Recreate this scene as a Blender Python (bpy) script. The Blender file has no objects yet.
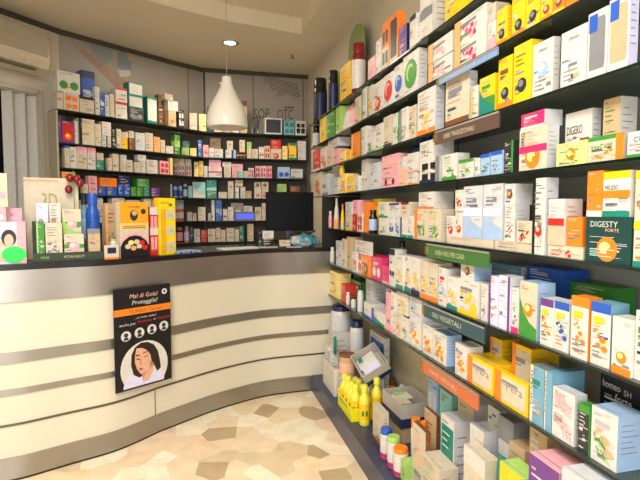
import bpy, bmesh, math, random
from mathutils import Matrix, Vector
random.seed(7)
PI = math.pi
R = math.radians
SC = bpy.context.scene
COL = SC.collection

# ------------------------------------------------------------------ camera, light, exposure
YAW, PITCH, CZ, FPX = 14.3, 3.45, 1.45, 481.0
cam = bpy.data.cameras.new('camera'); cam.sensor_width = 36; cam.lens = FPX / 640 * 36; cam.clip_start = .05
camo = bpy.data.objects.new('camera', cam); COL.objects.link(camo)
camo.location = (0, 0, CZ); camo.rotation_euler = (R(90 - PITCH), 0, R(-YAW)); SC.camera = camo
W = bpy.data.worlds.new('world'); SC.world = W; W.use_nodes = True
W.node_tree.nodes['Background'].inputs[0].default_value = (1.0, .93, .85, 1)
W.node_tree.nodes['Background'].inputs[1].default_value = .25
SC.view_settings.view_transform = 'Standard'; SC.view_settings.look = 'None'
SC.view_settings.exposure = 0.34; SC.view_settings.gamma = 1.0


def area(name, loc, size, power, color, rot=(0, 0, 0), sy=None, spread=180):
    l = bpy.data.lights.new(name, 'AREA'); l.energy = power; l.color = color
    l.shape = 'RECTANGLE'; l.size = size; l.size_y = sy or size; l.spread = R(spread)
    o = bpy.data.objects.new(name, l); COL.objects.link(o); o.location = loc; o.rotation_euler = rot
    return o


area('ceiling_light_over_shop', (-.5, 1.0, 3.02), .6, 68, (1.0, .95, .88), sy=2.2)
area('ceiling_light_by_entrance', (-.6, -1.0, 3.02), 1.6, 70, (1.0, .96, .91), sy=1.2)
area('ceiling_light_behind_counter', (.1, 4.75, 3.05), .5, 9, (1.0, .84, .64), sy=.5)
area('shop_front_daylight', (-.8, -2.4, 1.5), 2.6, 60, (.96, .97, 1.0), rot=(R(90), 0, R(-14)), sy=1.8)

# ------------------------------------------------------------------ pixel -> point helpers (640x480 frame)
_a, _p = R(YAW), R(PITCH)
FW = Vector((math.sin(_a) * math.cos(_p), math.cos(_a) * math.cos(_p), -math.sin(_p)))
RT = Vector((math.cos(_a), -math.sin(_a), 0)); UP = RT.cross(FW)
CP = Vector((0, 0, CZ))


def ray(x, y): return FW + RT * ((x - 320) / FPX) - UP * ((y - 240) / FPX)
def on_plane(x, y, p, n):
    d = ray(x, y); t = ((p[0]) * n[0] + (p[1]) * n[1]) / (d.x * n[0] + d.y * n[1]); return CP + d * t
def on_z(x, y, z):
    d = ray(x, y); return CP + d * ((z - CZ) / d.z)


# ------------------------------------------------------------------ materials
HEX = dict(W='D2CFC8', w='CDC1AA', K='15151A', R='C8281F', P='E8A5B0', M='CE2C6E', O='F08020', Y='F2C418', G='3C8C34', g='A3CC6A',
           T='15806F', t='8FD0C8', B='2458B8', b='9DB9DC', N='1B2450', V='6A3A86', U='7A4A26', u='C2A681', E='7E8084', e='C6C8CC', D='7A1622',
           y='F3DC8A', o='F0A868', k='2B2F33', L='D6D3F0', S='E9B39A', z='6FA0B8', a='E7E04A', Q='123E3C')
CN = dict(W='white', w='cream', K='black', R='red', P='pink', M='magenta', O='orange', Y='yellow', G='green', g='lime', T='teal',
          t='mint', B='blue', b='light blue', N='navy', V='purple', U='brown', u='tan', E='grey', e='pale grey', D='dark red', y='pale yellow',
          o='apricot', k='charcoal', L='lavender', S='salmon', z='dusty blue', a='bright yellow', Q='dark teal')


def lin(h):
    def f(c): return c / 12.92 if c <= .04045 else ((c + .055) / 1.055) ** 2.4
    return tuple(f(int(h[i:i + 2], 16) / 255) for i in (0, 2, 4)) + (1,)


MATS = {}
def mat(name, hexc, rough=.5, metal=0, noise=.06, scale=30, spec=.5, bump=0):
    if name in MATS: return MATS[name]
    m = bpy.data.materials.new(name); m.use_nodes = True; nt = m.node_tree; b = nt.nodes['Principled BSDF']
    c = lin(hexc)
    b.inputs['Roughness'].default_value = rough; b.inputs['Metallic'].default_value = metal
    b.inputs['Specular IOR Level'].default_value = spec
    nz = nt.nodes.new('ShaderNodeTexNoise'); nz.inputs['Scale'].default_value = scale; nz.inputs['Detail'].default_value = 2
    tc = nt.nodes.new('ShaderNodeTexCoord'); nt.links.new(tc.outputs['Object'], nz.inputs['Vector'])
    rp = nt.nodes.new('ShaderNodeValToRGB')
    rp.color_ramp.elements[0].position = .3; rp.color_ramp.elements[1].position = .7
    rp.color_ramp.elements[0].color = tuple(v * (1 - noise) for v in c[:3]) + (1,)
    rp.color_ramp.elements[1].color = tuple(min(1, v * (1 + noise)) for v in c[:3]) + (1,)
    nt.links.new(nz.outputs['Fac'], rp.inputs[0]); nt.links.new(rp.outputs[0], b.inputs['Base Color'])
    MATS[name] = m; return m


def card(k): return mat('card_' + CN[k].replace(' ', '_'), HEX[k], .38)
def plastic(k): return mat('plastic_' + CN[k].replace(' ', '_'), HEX[k], .22)


def brushed(name, hexc, rough):
    if name in MATS: return MATS[name]
    m = mat(name, hexc, rough, .85, .05, 4)
    nt = m.node_tree; b = nt.nodes['Principled BSDF']
    nz = nt.nodes.new('ShaderNodeTexNoise'); mp = nt.nodes.new('ShaderNodeMapping'); tc = nt.nodes.new('ShaderNodeTexCoord')
    mp.inputs['Scale'].default_value = (1, 1, 160); nz.inputs['Scale'].default_value = 3
    nt.links.new(tc.outputs['Object'], mp.inputs[0]); nt.links.new(mp.outputs[0], nz.inputs['Vector'])
    bp = nt.nodes.new('ShaderNodeBump'); bp.inputs['Strength'].default_value = .015
    nt.links.new(nz.outputs['Fac'], bp.inputs['Height']); nt.links.new(bp.outputs[0], b.inputs['Normal'])
    return m


def glass_mat():
    m = bpy.data.materials.new('green_shelf_glass'); m.use_nodes = True; nt = m.node_tree
    nt.nodes.remove(nt.nodes['Principled BSDF']); out = nt.nodes['Material Output']
    tr = nt.nodes.new('ShaderNodeBsdfTransparent'); tr.inputs[0].default_value = (.72, .79, .74, 1)
    gl = nt.nodes.new('ShaderNodeBsdfGlossy'); gl.inputs[0].default_value = (.8, .9, .85, 1); gl.inputs['Roughness'].default_value = .06
    fr = nt.nodes.new('ShaderNodeFresnel'); fr.inputs[0].default_value = 1.5
    mx = nt.nodes.new('ShaderNodeMixShader')
    nt.links.new(fr.outputs[0], mx.inputs[0]); nt.links.new(tr.outputs[0], mx.inputs[1]); nt.links.new(gl.outputs[0], mx.inputs[2])
    tl = nt.nodes.new('ShaderNodeBsdfTranslucent'); tl.inputs[0].default_value = (.50, .58, .52, 1)
    df = nt.nodes.new('ShaderNodeBsdfDiffuse'); df.inputs[0].default_value = (.30, .36, .32, 1)
    m1 = nt.nodes.new('ShaderNodeMixShader'); m1.inputs[0].default_value = .4; nt.links.new(tl.outputs[0], m1.inputs[1]); nt.links.new(df.outputs[0], m1.inputs[2])
    m2 = nt.nodes.new('ShaderNodeMixShader'); m2.inputs[0].default_value = .28; nt.links.new(tr.outputs[0], m2.inputs[1]); nt.links.new(m1.outputs[0], m2.inputs[2])
    nt.links.new(m2.outputs[0], mx.inputs[1]); nt.links.new(mx.outputs[0], out.inputs[0]); return m


def floor_mat():
    m = bpy.data.materials.new('palladiana_marble'); m.use_nodes = True; nt = m.node_tree; b = nt.nodes['Principled BSDF']
    tc = nt.nodes.new('ShaderNodeTexCoord'); mp = nt.nodes.new('ShaderNodeMapping'); mp.inputs['Rotation'].default_value = (0, 0, .5)
    mp.inputs['Scale'].default_value = (1, 1.0, 1)
    v = nt.nodes.new('ShaderNodeTexVoronoi'); v.inputs['Scale'].default_value = 6.0; v.distance = 'EUCLIDEAN'; v.voronoi_dimensions = '2D'
    e = nt.nodes.new('ShaderNodeTexVoronoi'); e.inputs['Scale'].default_value = 6.0; e.feature = 'DISTANCE_TO_EDGE'; e.voronoi_dimensions = '2D'
    nt.links.new(tc.outputs['Object'], mp.inputs[0]); nt.links.new(mp.outputs[0], v.inputs['Vector']); nt.links.new(mp.outputs[0], e.inputs['Vector'])
    sp = nt.nodes.new('ShaderNodeSeparateColor'); nt.links.new(v.outputs['Color'], sp.inputs[0])
    rp = nt.nodes.new('ShaderNodeValToRGB'); rp.color_ramp.interpolation = 'CONSTANT'
    cols = [(0, 'F6EAD0'), (.22, 'F0DABB'), (.38, 'F8EFD8'), (.52, 'DCC8A6'), (.62, 'EED9B4'), (.76, 'BDA683'), (.83, 'EFD6B6'), (.93, 'DCC6A0')]
    el = rp.color_ramp.elements; el[0].position = 0; el[0].color = lin(cols[0][1]); el[1].position = cols[1][0]; el[1].color = lin(cols[1][1])
    for p, c in cols[2:]:
        q = el.new(p); q.color = lin(c)
    nt.links.new(sp.outputs[0], rp.inputs[0])
    nz = nt.nodes.new('ShaderNodeTexNoise'); nz.inputs['Scale'].default_value = 9; nz.inputs['Detail'].default_value = 6
    nt.links.new(tc.outputs['Object'], nz.inputs['Vector'])
    r2 = nt.nodes.new('ShaderNodeValToRGB'); r2.color_ramp.elements[0].position = .3; r2.color_ramp.elements[0].color = (.86, .84, .8, 1)
    r2.color_ramp.elements[1].position = .6; r2.color_ramp.elements[1].color = (1, 1, 1, 1); nt.links.new(nz.outputs['Fac'], r2.inputs[0])
    mx = nt.nodes.new('ShaderNodeMix'); mx.data_type = 'RGBA'; mx.blend_type = 'MULTIPLY'; mx.inputs[0].default_value = 1
    nt.links.new(rp.outputs[0], mx.inputs[6]); nt.links.new(r2.outputs[0], mx.inputs[7])
    lt = nt.nodes.new('ShaderNodeMath'); lt.operation = 'LESS_THAN'; lt.inputs[1].default_value = .006; nt.links.new(e.outputs['Distance'], lt.inputs[0])
    m2 = nt.nodes.new('ShaderNodeMix'); m2.data_type = 'RGBA'; m2.inputs[7].default_value = lin('D8C6A2')
    nt.links.new(lt.outputs[0], m2.inputs[0]); nt.links.new(mx.outputs[2], m2.inputs[6]); nt.links.new(m2.outputs[2], b.inputs['Base Color'])
    b.inputs['Roughness'].default_value = .3; return m


GLASS = glass_mat(); FLOOR = floor_mat()
EDGE = mat('dark_glass_edge', '10201C', .15)
CEIL = mat('ceiling_paint', 'E4D9C2', .8, scale=3, noise=.03)
CREAM = mat('wall_paint_cream', 'D0C8B4', .75, scale=3, noise=.04)
PANEL = mat('grey_wall_panel', 'A29C93', .45, scale=2, noise=.04)
DPANEL = mat('dark_grey_back_panel', '9DA09A', .5, scale=2, noise=.05)
LAMINATE = mat('ivory_laminate', 'DAD3BF', .35, scale=1.5, noise=.03)
STEEL = brushed('brushed_steel', 'A6A199', .34)
BLACK = mat('black_edge', '101114', .3)
NAVY = mat('navy_plinth', '2C3150', .3, scale=5, noise=.12)


# ------------------------------------------------------------------ mesh builder
class MB:
    def __init__(s): s.v, s.f, s.m, s.mats = [], [], [], []
    def mi(s, m):
        if m not in s.mats: s.mats.append(m)
        return s.mats.index(m)
    def poly(s, pts, m):
        i = len(s.v); s.v += [tuple(p) for p in pts]; s.f.append(tuple(range(i, i + len(pts)))); s.m.append(s.mi(m))
    def box(s, x0, y0, z0, x1, y1, z1, m, M=None, fm=None):
        c = [(x0, y0, z0), (x1, y0, z0), (x1, y1, z0), (x0, y1, z0), (x0, y0, z1), (x1, y0, z1), (x1, y1, z1), (x0, y1, z1)]
        if M: c = [tuple(M @ Vector(p)) for p in c]
        i = len(s.v); s.v += c
        for k, q in enumerate([(3, 2, 1, 0), (4, 5, 6, 7), (0, 1, 5, 4), (1, 2, 6, 5), (2, 3, 7, 6), (3, 0, 4, 7)]):
            s.f.append(tuple(i + j for j in q)); s.m.append(s.mi((fm or {}).get(k, m)))   # 0 bottom 1 top 2 front 3 right 4 back 5 left
    def lathe(s, prof, m, c=(0, 0, 0), n=20, M=None, mf=None):
        i = len(s.v)
        for r, z in prof:
            for k in range(n):
                a = 2 * PI * k / n; p = Vector((c[0] + r * math.cos(a), c[1] + r * math.sin(a), c[2] + z)); s.v.append(tuple(M @ p if M else p))
        for j in range(len(prof) - 1):
            mm = s.mi(mf(j) if mf else m)
            for k in range(n):
                s.f.append((i + j * n + k, i + j * n + (k + 1) % n, i + (j + 1) * n + (k + 1) % n, i + (j + 1) * n + k)); s.m.append(mm)
        s.f.append(tuple(i + k for k in reversed(range(n)))); s.m.append(s.mi(mf(0) if mf else m))
        s.f.append(tuple(i + (len(prof) - 1) * n + k for k in range(n))); s.m.append(s.mi(mf(len(prof) - 2) if mf else m))
    def tube(s, pts, r, m, n=8):
        pts = [Vector(p) for p in pts]; i = len(s.v)
        for k, p in enumerate(pts):
            d = (pts[min(k + 1, len(pts) - 1)] - pts[max(k - 1, 0)]).normalized()
            a = d.orthogonal().normalized() if abs(d.z) > .95 else d.cross(Vector((0, 0, 1))).normalized(); b = d.cross(a)
            for j in range(n):
                t = 2 * PI * j / n; s.v.append(tuple(p + a * r * math.cos(t) + b * r * math.sin(t)))
        for k in range(len(pts) - 1):
            for j in range(n):
                s.f.append((i + k * n + j, i + k * n + (j + 1) % n, i + (k + 1) * n + (j + 1) % n, i + (k + 1) * n + j)); s.m.append(s.mi(m))
        s.f.append(tuple(i + j for j in reversed(range(n)))); s.m.append(s.mi(m))
        s.f.append(tuple(i + (len(pts) - 1) * n + j for j in range(n))); s.m.append(s.mi(m))
    def build(s, name, parent=None, loc=None, rz=None, M=None, smooth=False, kind=None):
        me = bpy.data.meshes.new(name); me.from_pydata(s.v, [], s.f)
        for m in s.mats: me.materials.append(m)
        me.polygons.foreach_set('material_index', s.m)
        if smooth:
            me.polygons.foreach_set('use_smooth', [len(f) == 4 for f in s.f])
            try: me.set_sharp_from_angle(angle=R(40))
            except Exception: pass
        if smooth == 'weld':
            bm_ = bmesh.new(); bm_.from_mesh(me); bmesh.ops.remove_doubles(bm_, verts=bm_.verts, dist=1e-5); bm_.to_mesh(me); bm_.free(); me.set_sharp_from_angle(angle=R(35))
        me.update()
        o = bpy.data.objects.new(name, me); COL.objects.link(o)
        if parent: o.parent = parent
        if loc is not None: o.location = loc
        if rz is not None: o.rotation_euler = (0, 0, rz)
        if M is not None: o.matrix_world = M
        if kind: o['kind'] = kind
        return o


def empty(name, loc=(0, 0, 0), rz=0, M=None):
    o = bpy.data.objects.new(name, None); COL.objects.link(o); o.empty_display_size = .05
    if M is not None: o.matrix_world = M
    else: o.location = loc; o.rotation_euler = (0, 0, rz)
    return o


def tag(o, label, cat, group=None):
    o['label'] = label; o['category'] = cat
    if group: o['group'] = group
    return o


_TX = {}
def text_polys(s):
    """flat triangles of a word, height 1, left bottom at 0,0"""
    if s in _TX: return _TX[s]
    c = bpy.data.curves.new('lettering', 'FONT'); c.body = s; c.size = 1.4; c.resolution_u = 2
    o = bpy.data.objects.new('lettering', c); COL.objects.link(o)
    dg = bpy.context.evaluated_depsgraph_get(); me = bpy.data.meshes.new_from_object(o.evaluated_get(dg))
    vs = [(v.co.x, v.co.y) for v in me.vertices]; fs = [tuple(p.vertices) for p in me.polygons]
    bpy.data.objects.remove(o); bpy.data.curves.remove(c); bpy.data.meshes.remove(me)
    w = max((v[0] for v in vs), default=1)
    _TX[s] = (vs, fs, w); return _TX[s]


def put_text(mb, s, P, m, u0, v0, wid, hei, slant=0):
    """write s in the unit rectangle; P maps (u,v)->3D"""
    vs, fs, w = text_polys(s)
    i = len(mb.v); k = mb.mi(m)
    for x, y in vs: mb.v.append(tuple(P(u0 + (x + slant * y) / w * wid, v0 + y * hei)))
    for f in fs: mb.f.append(tuple(i + j for j in f)); mb.m.append(k)


def ell(cu, cv, ru, rv, n=12, rot=0):
    r = []
    for k in range(n):
        a = 2 * PI * k / n; x, y = ru * math.cos(a), rv * math.sin(a)
        r.append((cu + x * math.cos(rot) - y * math.sin(rot), cv + x * math.sin(rot) + y * math.cos(rot)))
    return r


def prints(mb, toks, w, h, y=-.0006, P=None):
    """printed graphics on the front of a pack; returns words that describe them"""
    lay = [0]
    asp = w / h
    P0 = P or (lambda u, v, l: (u * w, y - l, v * h))
    words = []
    def q(pts, c):
        lay[0] += .00012
        mb.poly([P0(u, v, lay[0]) for u, v in pts], card(c))
    def rect(a, b, c, d, col): q([(a, b), (c, b), (c, d), (a, d)], col)
    for t in toks:
        k, c = t[0], t[1:2]
        if k == 'b': rect(0, 0, 1, .13, c); words.append(CN[c] + ' base band')
        elif k == 't': rect(0, .84, 1, 1, c); words.append(CN[c] + ' top band')
        elif k == 'm': rect(0, .42, 1, .58, c); words.append(CN[c] + ' middle band')
        elif k == 'h': rect(0, 0, 1, .46, c); words.append(CN[c] + ' lower half')
        elif k == 'H': rect(0, .52, 1, 1, c); words.append(CN[c] + ' upper half')
        elif k == 'l': rect(0, 0, .2, 1, c); words.append(CN[c] + ' left edge')
        elif k == 'r': rect(.8, 0, 1, 1, c); words.append(CN[c] + ' right edge')
        elif k == 'B': rect(.06, .1, .94, .9, c); words.append(CN[c] + ' front panel')
        elif k in 'xy':
            v = .82 if k == 'x' else .3
            for j, L in enumerate((.8, .55, .7)):
                rect(.12, v - j * .075 - .018, .12 + L * .7, v - j * .075, c)
            if k == 'x': words.append(CN[c] + ' print')
        elif k == 'X': rect(.14, .68, .7, .77, c); rect(.14, .62, .5, .65, c); words.append(CN[c] + ' title')
        elif k in 'cC':
            r = .27 * min(w, h); cv = .5 if k == 'c' else .3; q(ell(.5, cv, r / w, r / h, 16), c); q(ell(.45, cv + .03, r * .55 / w, r * .5 / h, 10), LITE.get(c, 'w')); q(ell(.56, cv - .04, r * .3 / w, r * .28 / h, 8), c); words.append(CN[c] + ' disc')
        elif k == 'O':
            r = .40 * min(w, h); q(ell(.5, .5, r / w, r / h, 18), c); q(ell(.45, .55, r * .6 / w, r * .6 / h, 12), LITE.get(c, 'w')); q(ell(.52, .5, r * .5 / w, r * .5 / h, 12), c); words.append('big ' + CN[c] + ' disc')
        elif k == 'i': rect(.06, .70, .5, .96, c); words.append(CN[c] + ' corner tag')
        elif k == 'v': q([(.04, .03), (.34, .03), (.34, .3), (.30, .36), (.34, .42), (.34, .5), (.26, .58), (.22, .68), (.16, .68), (.12, .58), (.04, .5), (.04, .42), (.09, .36), (.04, .3)], c); rect(.05, .46, .33, .5, 'E'); words.append('baby bottle picture')
        elif k == '|':
            s, c2, u0, v0, wi, he = t[1:].split(',')
            lay[0] += .0002; L = lay[0]
            put_text(mb, s.replace('_', ' '), lambda u, v: P0(float(u0) - v * float(wi), float(v0) + u * float(he), L), card(c2), 0, 0, 1, 1)
            words.append(CN[c2] + ' upright lettering')
        elif k == '~':
            for cu, cv, sg in ((.1, .08, 1), (.95, .98, -1)):
                for rr in (.45, .6, .75):
                    A = [(cu + sg * rr * math.cos(t * PI / 20), cv + sg * rr * .5 * math.sin(t * PI / 20)) for t in range(0, 11)]
                    B_ = [(cu + sg * (rr + .05) * math.cos(t * PI / 20), cv + sg * (rr + .05) * .5 * math.sin(t * PI / 20)) for t in range(10, -1, -1)]
                    for (a1, a2, b1, b2) in zip(A, A[1:], B_[::-1], B_[::-1][1:]):
                        if all(.02 < z[0] < .98 and .02 < z[1] < .98 for z in (a1, a2, b1, b2)): q([a1, a2, b2, b1] if sg < 0 else [b1, b2, a2, a1], c)
            words.append(CN[c] + ' curved lines')
        elif k == 'd':
            for cu in (.27, .73):
                r = .2 * min(w, h); q(ell(cu, .35, r / w, r / h), c)
            words.append(CN[c] + ' dots')
        elif k == 'q':
            for cu in (.28, .72):
                for cv in (.25, .68): rect(cu - .16, cv - .13, cu + .16, cv + .13, c)
            words.append(CN[c] + ' squares')
        elif k == 'f':
            rs = random.Random(int(w * 9e4) + int(h * 7e4)); r = .17 * min(w, h)
            for (cu, cv, sc_) in ((.6, .34, 1.0), (.36, .52, .6)):
                for j in range(5):
                    a = j * 1.257 + rs.random(); rr_ = r * sc_ * rs.uniform(.6, 1.1); q(ell(cu + 1.2 * r * sc_ / w * math.cos(a), cv + 1.2 * r * sc_ / h * math.sin(a), rr_ / w, rr_ / h * .8, 7), c if j % 3 else LITE.get(c, 'w'))
                q(ell(cu, cv, r * .5 / w, r * .5 / h, 6), 'w')
            words.append(CN[c] + ' flower print')
        elif k == 'L':
            rs = random.Random(int(w * 9e4) + int(h * 7e4))
            for j in range(7):
                r = .13 * min(w, h) * rs.uniform(.7, 1.2); q(ell(.5 + rs.uniform(-.25, .25), .12 + .06 * j, r / w, r * .34 / h, 7, rs.uniform(-1.3, 1.3)), c if j % 3 else LITE.get(c, 'E'))
            words.append(CN[c] + ' leaf print')
        elif k == 'w': q([(.14, .12), (.86, .12), (.9, .2), (.9, .84), (.84, .9), (.16, .9), (.1, .84), (.1, .2)], c); words.append(CN[c] + ' window')
        elif k == 's': q([(0, 0), (1, 0), (1, .2), (.6, .28), (.3, .42), (0, .7)], c); words.append(CN[c] + ' swoosh')
        elif k == '"':
            s, c2, u0, v0, wi, he = t[1:].split(',')
            lay[0] += .0002; L = lay[0]
            put_text(mb, s.replace('_', ' '), lambda u, v: P0(u, v, L), card(c2), float(u0), float(v0), float(wi), float(he))
            words.append(CN[c2] + ' lettering')
    return words


def describe(shape, base, words, cap=None):
    nm = dict(c='carton', b='bottle', j='jar', t='tube', p='pouch', k='cone bottle')[shape]
    s = CN[base] + ' ' + nm
    if cap and words: return '%s with %s cap and %s' % (s, CN[cap], words[0])
    if cap: return '%s with %s cap' % (s, CN[cap])
    if words: s += ' with ' + ' and '.join(words[:2])
    return s


LITE = dict(G='g', R='S', O='y', Y='w', B='b', T='t', M='P', P='W', D='R', U='u', V='L', K='E', k='E', N='B', g='a', b='W', u='w', z='b', w='W', L='W', c='W', S='w', E='e', e='W', t='W', o='y', y='w', a='y', W='w')
NAME = ['supplement_carton']
KIND = dict(c=('medicine_carton', 'box'), b=('pill_bottle', 'bottle'), j=('supplement_jar', 'jar'), t=('lotion_tube', 'tube'), p=('foil_pouch', 'pouch'), k=('cream_bottle', 'bottle'))
LABELS = []   # (object, desc, place, left desc short, ordinal)


def make_item(shape, base, toks, w, d, h, M, cap=None, sidecol=None, jit=True):
    name = NAME[0] if shape == 'c' else KIND[shape][0]
    if shape == 'c':
        mb = MB(); sc = card(sidecol or base)
        top = sc
        mb.box(0, 0, 0, w, d, h, card(base), fm={3: sc, 5: sc, 4: sc, 1: top})
        words = prints(mb, toks, w, h)
        rs = random.Random(int(abs(M.translation.x) * 1e4 + abs(M.translation.y) * 7e3 + M.translation.z * 3e3))
        if min(w, h) > .03:
            dark = base in 'KNkTBVDGEQ'; ink = ['e', 'w'] if dark else ['E', 'E', 'u', 'e', rs.choice('ERBGUO')]
            used = any(t[0] == '"' for t in toks)
            for q_ in range(13):
                u0 = rs.choice((.1, .1, rs.uniform(.1, .7))); u1 = min(.92, u0 + rs.uniform(.12, .6)); v0 = (.93 - q_ * .035) if q_ < (0 if used else 3) else rs.uniform(.08, .62); hh_ = rs.uniform(.008, .02) if q_ < 10 else rs.uniform(.03, .08)
                P_ = [(u0 * w, -.0005, v0 * h), (u1 * w, -.0005, v0 * h), (u1 * w, -.0005, (v0 + hh_) * h), (u0 * w, -.0005, (v0 + hh_) * h)]
                mb.poly(P_, card(rs.choice(ink)))
        if w > .03 and h > .05:      # tuck flap seam on top and printed lines on the near side
            e = .0007
            mb.poly([(w * .04, d * .16, h + e), (w * .96, d * .16, h + e), (w * .96, d * .19, h + e), (w * .04, d * .19, h + e)], card('E' if base != 'E' else 'k'))
            if base not in 'KNk':
                for j in range(6):
                    z = h * (.82 - j * .1)
                    mb.poly([(w + e, d * .15, z), (w + e, d * (.55 + .3 * ((j * 37) % 3) / 3), z), (w + e, d * (.55 + .3 * ((j * 37) % 3) / 3), z + h * .012), (w + e, d * .15, z + h * .012)], card('E'))
        return mb.build(name, M=M), words
    root = empty(name, M=M); r = w / 2; c = (r, r, 0); words = []
    lab = toks[0][1:2] if toks else None
    L = card(lab) if lab else None
    body = plastic(base)
    mb = MB()
    if shape == 'b':
        pr = [(r * .94, 0), (r, .004), (r, h * .12), (r, h * .60), (r * .97, h * .68), (r * .62, h * .80), (r * .6, h * .82)]
        mb.lathe(pr, body, c, mf=lambda j: L if (L and j == 2) else body)
        ch = .18; cr = .72
    elif shape == 'j':
        pr = [(r * .95, 0), (r, .005), (r, h * .10), (r, h * .66), (r * .95, h * .76), (r * .84, h * .8)]
        mb.lathe(pr, body, c, mf=lambda j: L if (L and j == 2) else body)
        ch = .2; cr = .9
    elif shape == 't':
        pr = [(r * .96, 0), (r, .003), (r, h * .18), (r, h * .8), (r * .92, h * .82)]
        mb.lathe(pr, body, c, mf=lambda j: L if (L and j == 1) else body)
        ch = .16; cr = .94
    elif shape == 'k':
        pr = [(r * .96, 0), (r, .003), (r * .9, h * .3), (r * .6, h * .66), (r * .35, h * .8)]
        mb.lathe(pr, body, c, mf=lambda j: L if (L and j == 1) else body)
        ch = .2; cr = .38
    elif shape == 'p':
        n = 7
        for i in range(n):
            for (a, b2) in ((0, 1),):
                z0, z1 = h * i / n, h * (i + 1) / n
                f = lambda z: d * (.5 * math.cos(z / h * PI / 2) ** .7 + .02) if z < h * .98 else .004
                d0, d1 = f(z0), f(z1); y0 = d * .5
                mm = body if not (L and 1 <= i <= 4) else L
                mb.poly([(0, y0 - d0 * .3, z0), (w / 2, y0 - d0, z0), (w / 2, y0 - d1, z1), (0, y0 - d1 * .3, z1)], mm)
                mb.poly([(w / 2, y0 - d0, z0), (w, y0 - d0 * .3, z0), (w, y0 - d1 * .3, z1), (w / 2, y0 - d1, z1)], mm)
                mb.poly([(w, y0 - d0 * .3, z0), (w, y0 + d0 * .3, z0), (w, y0 + d1 * .3, z1), (w, y0 - d1 * .3, z1)], body)
                mb.poly([(w, y0 + d0 * .3, z0), (0, y0 + d0 * .3, z0), (0, y0 + d1 * .3, z1), (w, y0 + d1 * .3, z1)], body)
                mb.poly([(0, y0 + d0 * .3, z0), (0, y0 - d0 * .3, z0), (0, y0 - d1 * .3, z1), (0, y0 + d1 * .3, z1)], body)
        o = mb.build('pouch_body', parent=root)
        return root, ([CN[lab] + ' label'] if lab else [])
    mb.build('jar_body' if shape == 'j' else ('tube_body' if shape == 't' else 'bottle_body'), parent=root, smooth=True)
    cb = MB(); z = pr[-1][1]
    cb.lathe([(r * cr, 0), (r * cr, h * ch * .9), (r * cr * .92, h - z)], plastic(cap or 'W'), (c[0], c[1], z))
    cb.build('cap', parent=root, smooth=True)
    return root, ([CN[lab] + ' label'] if lab else [])


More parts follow.
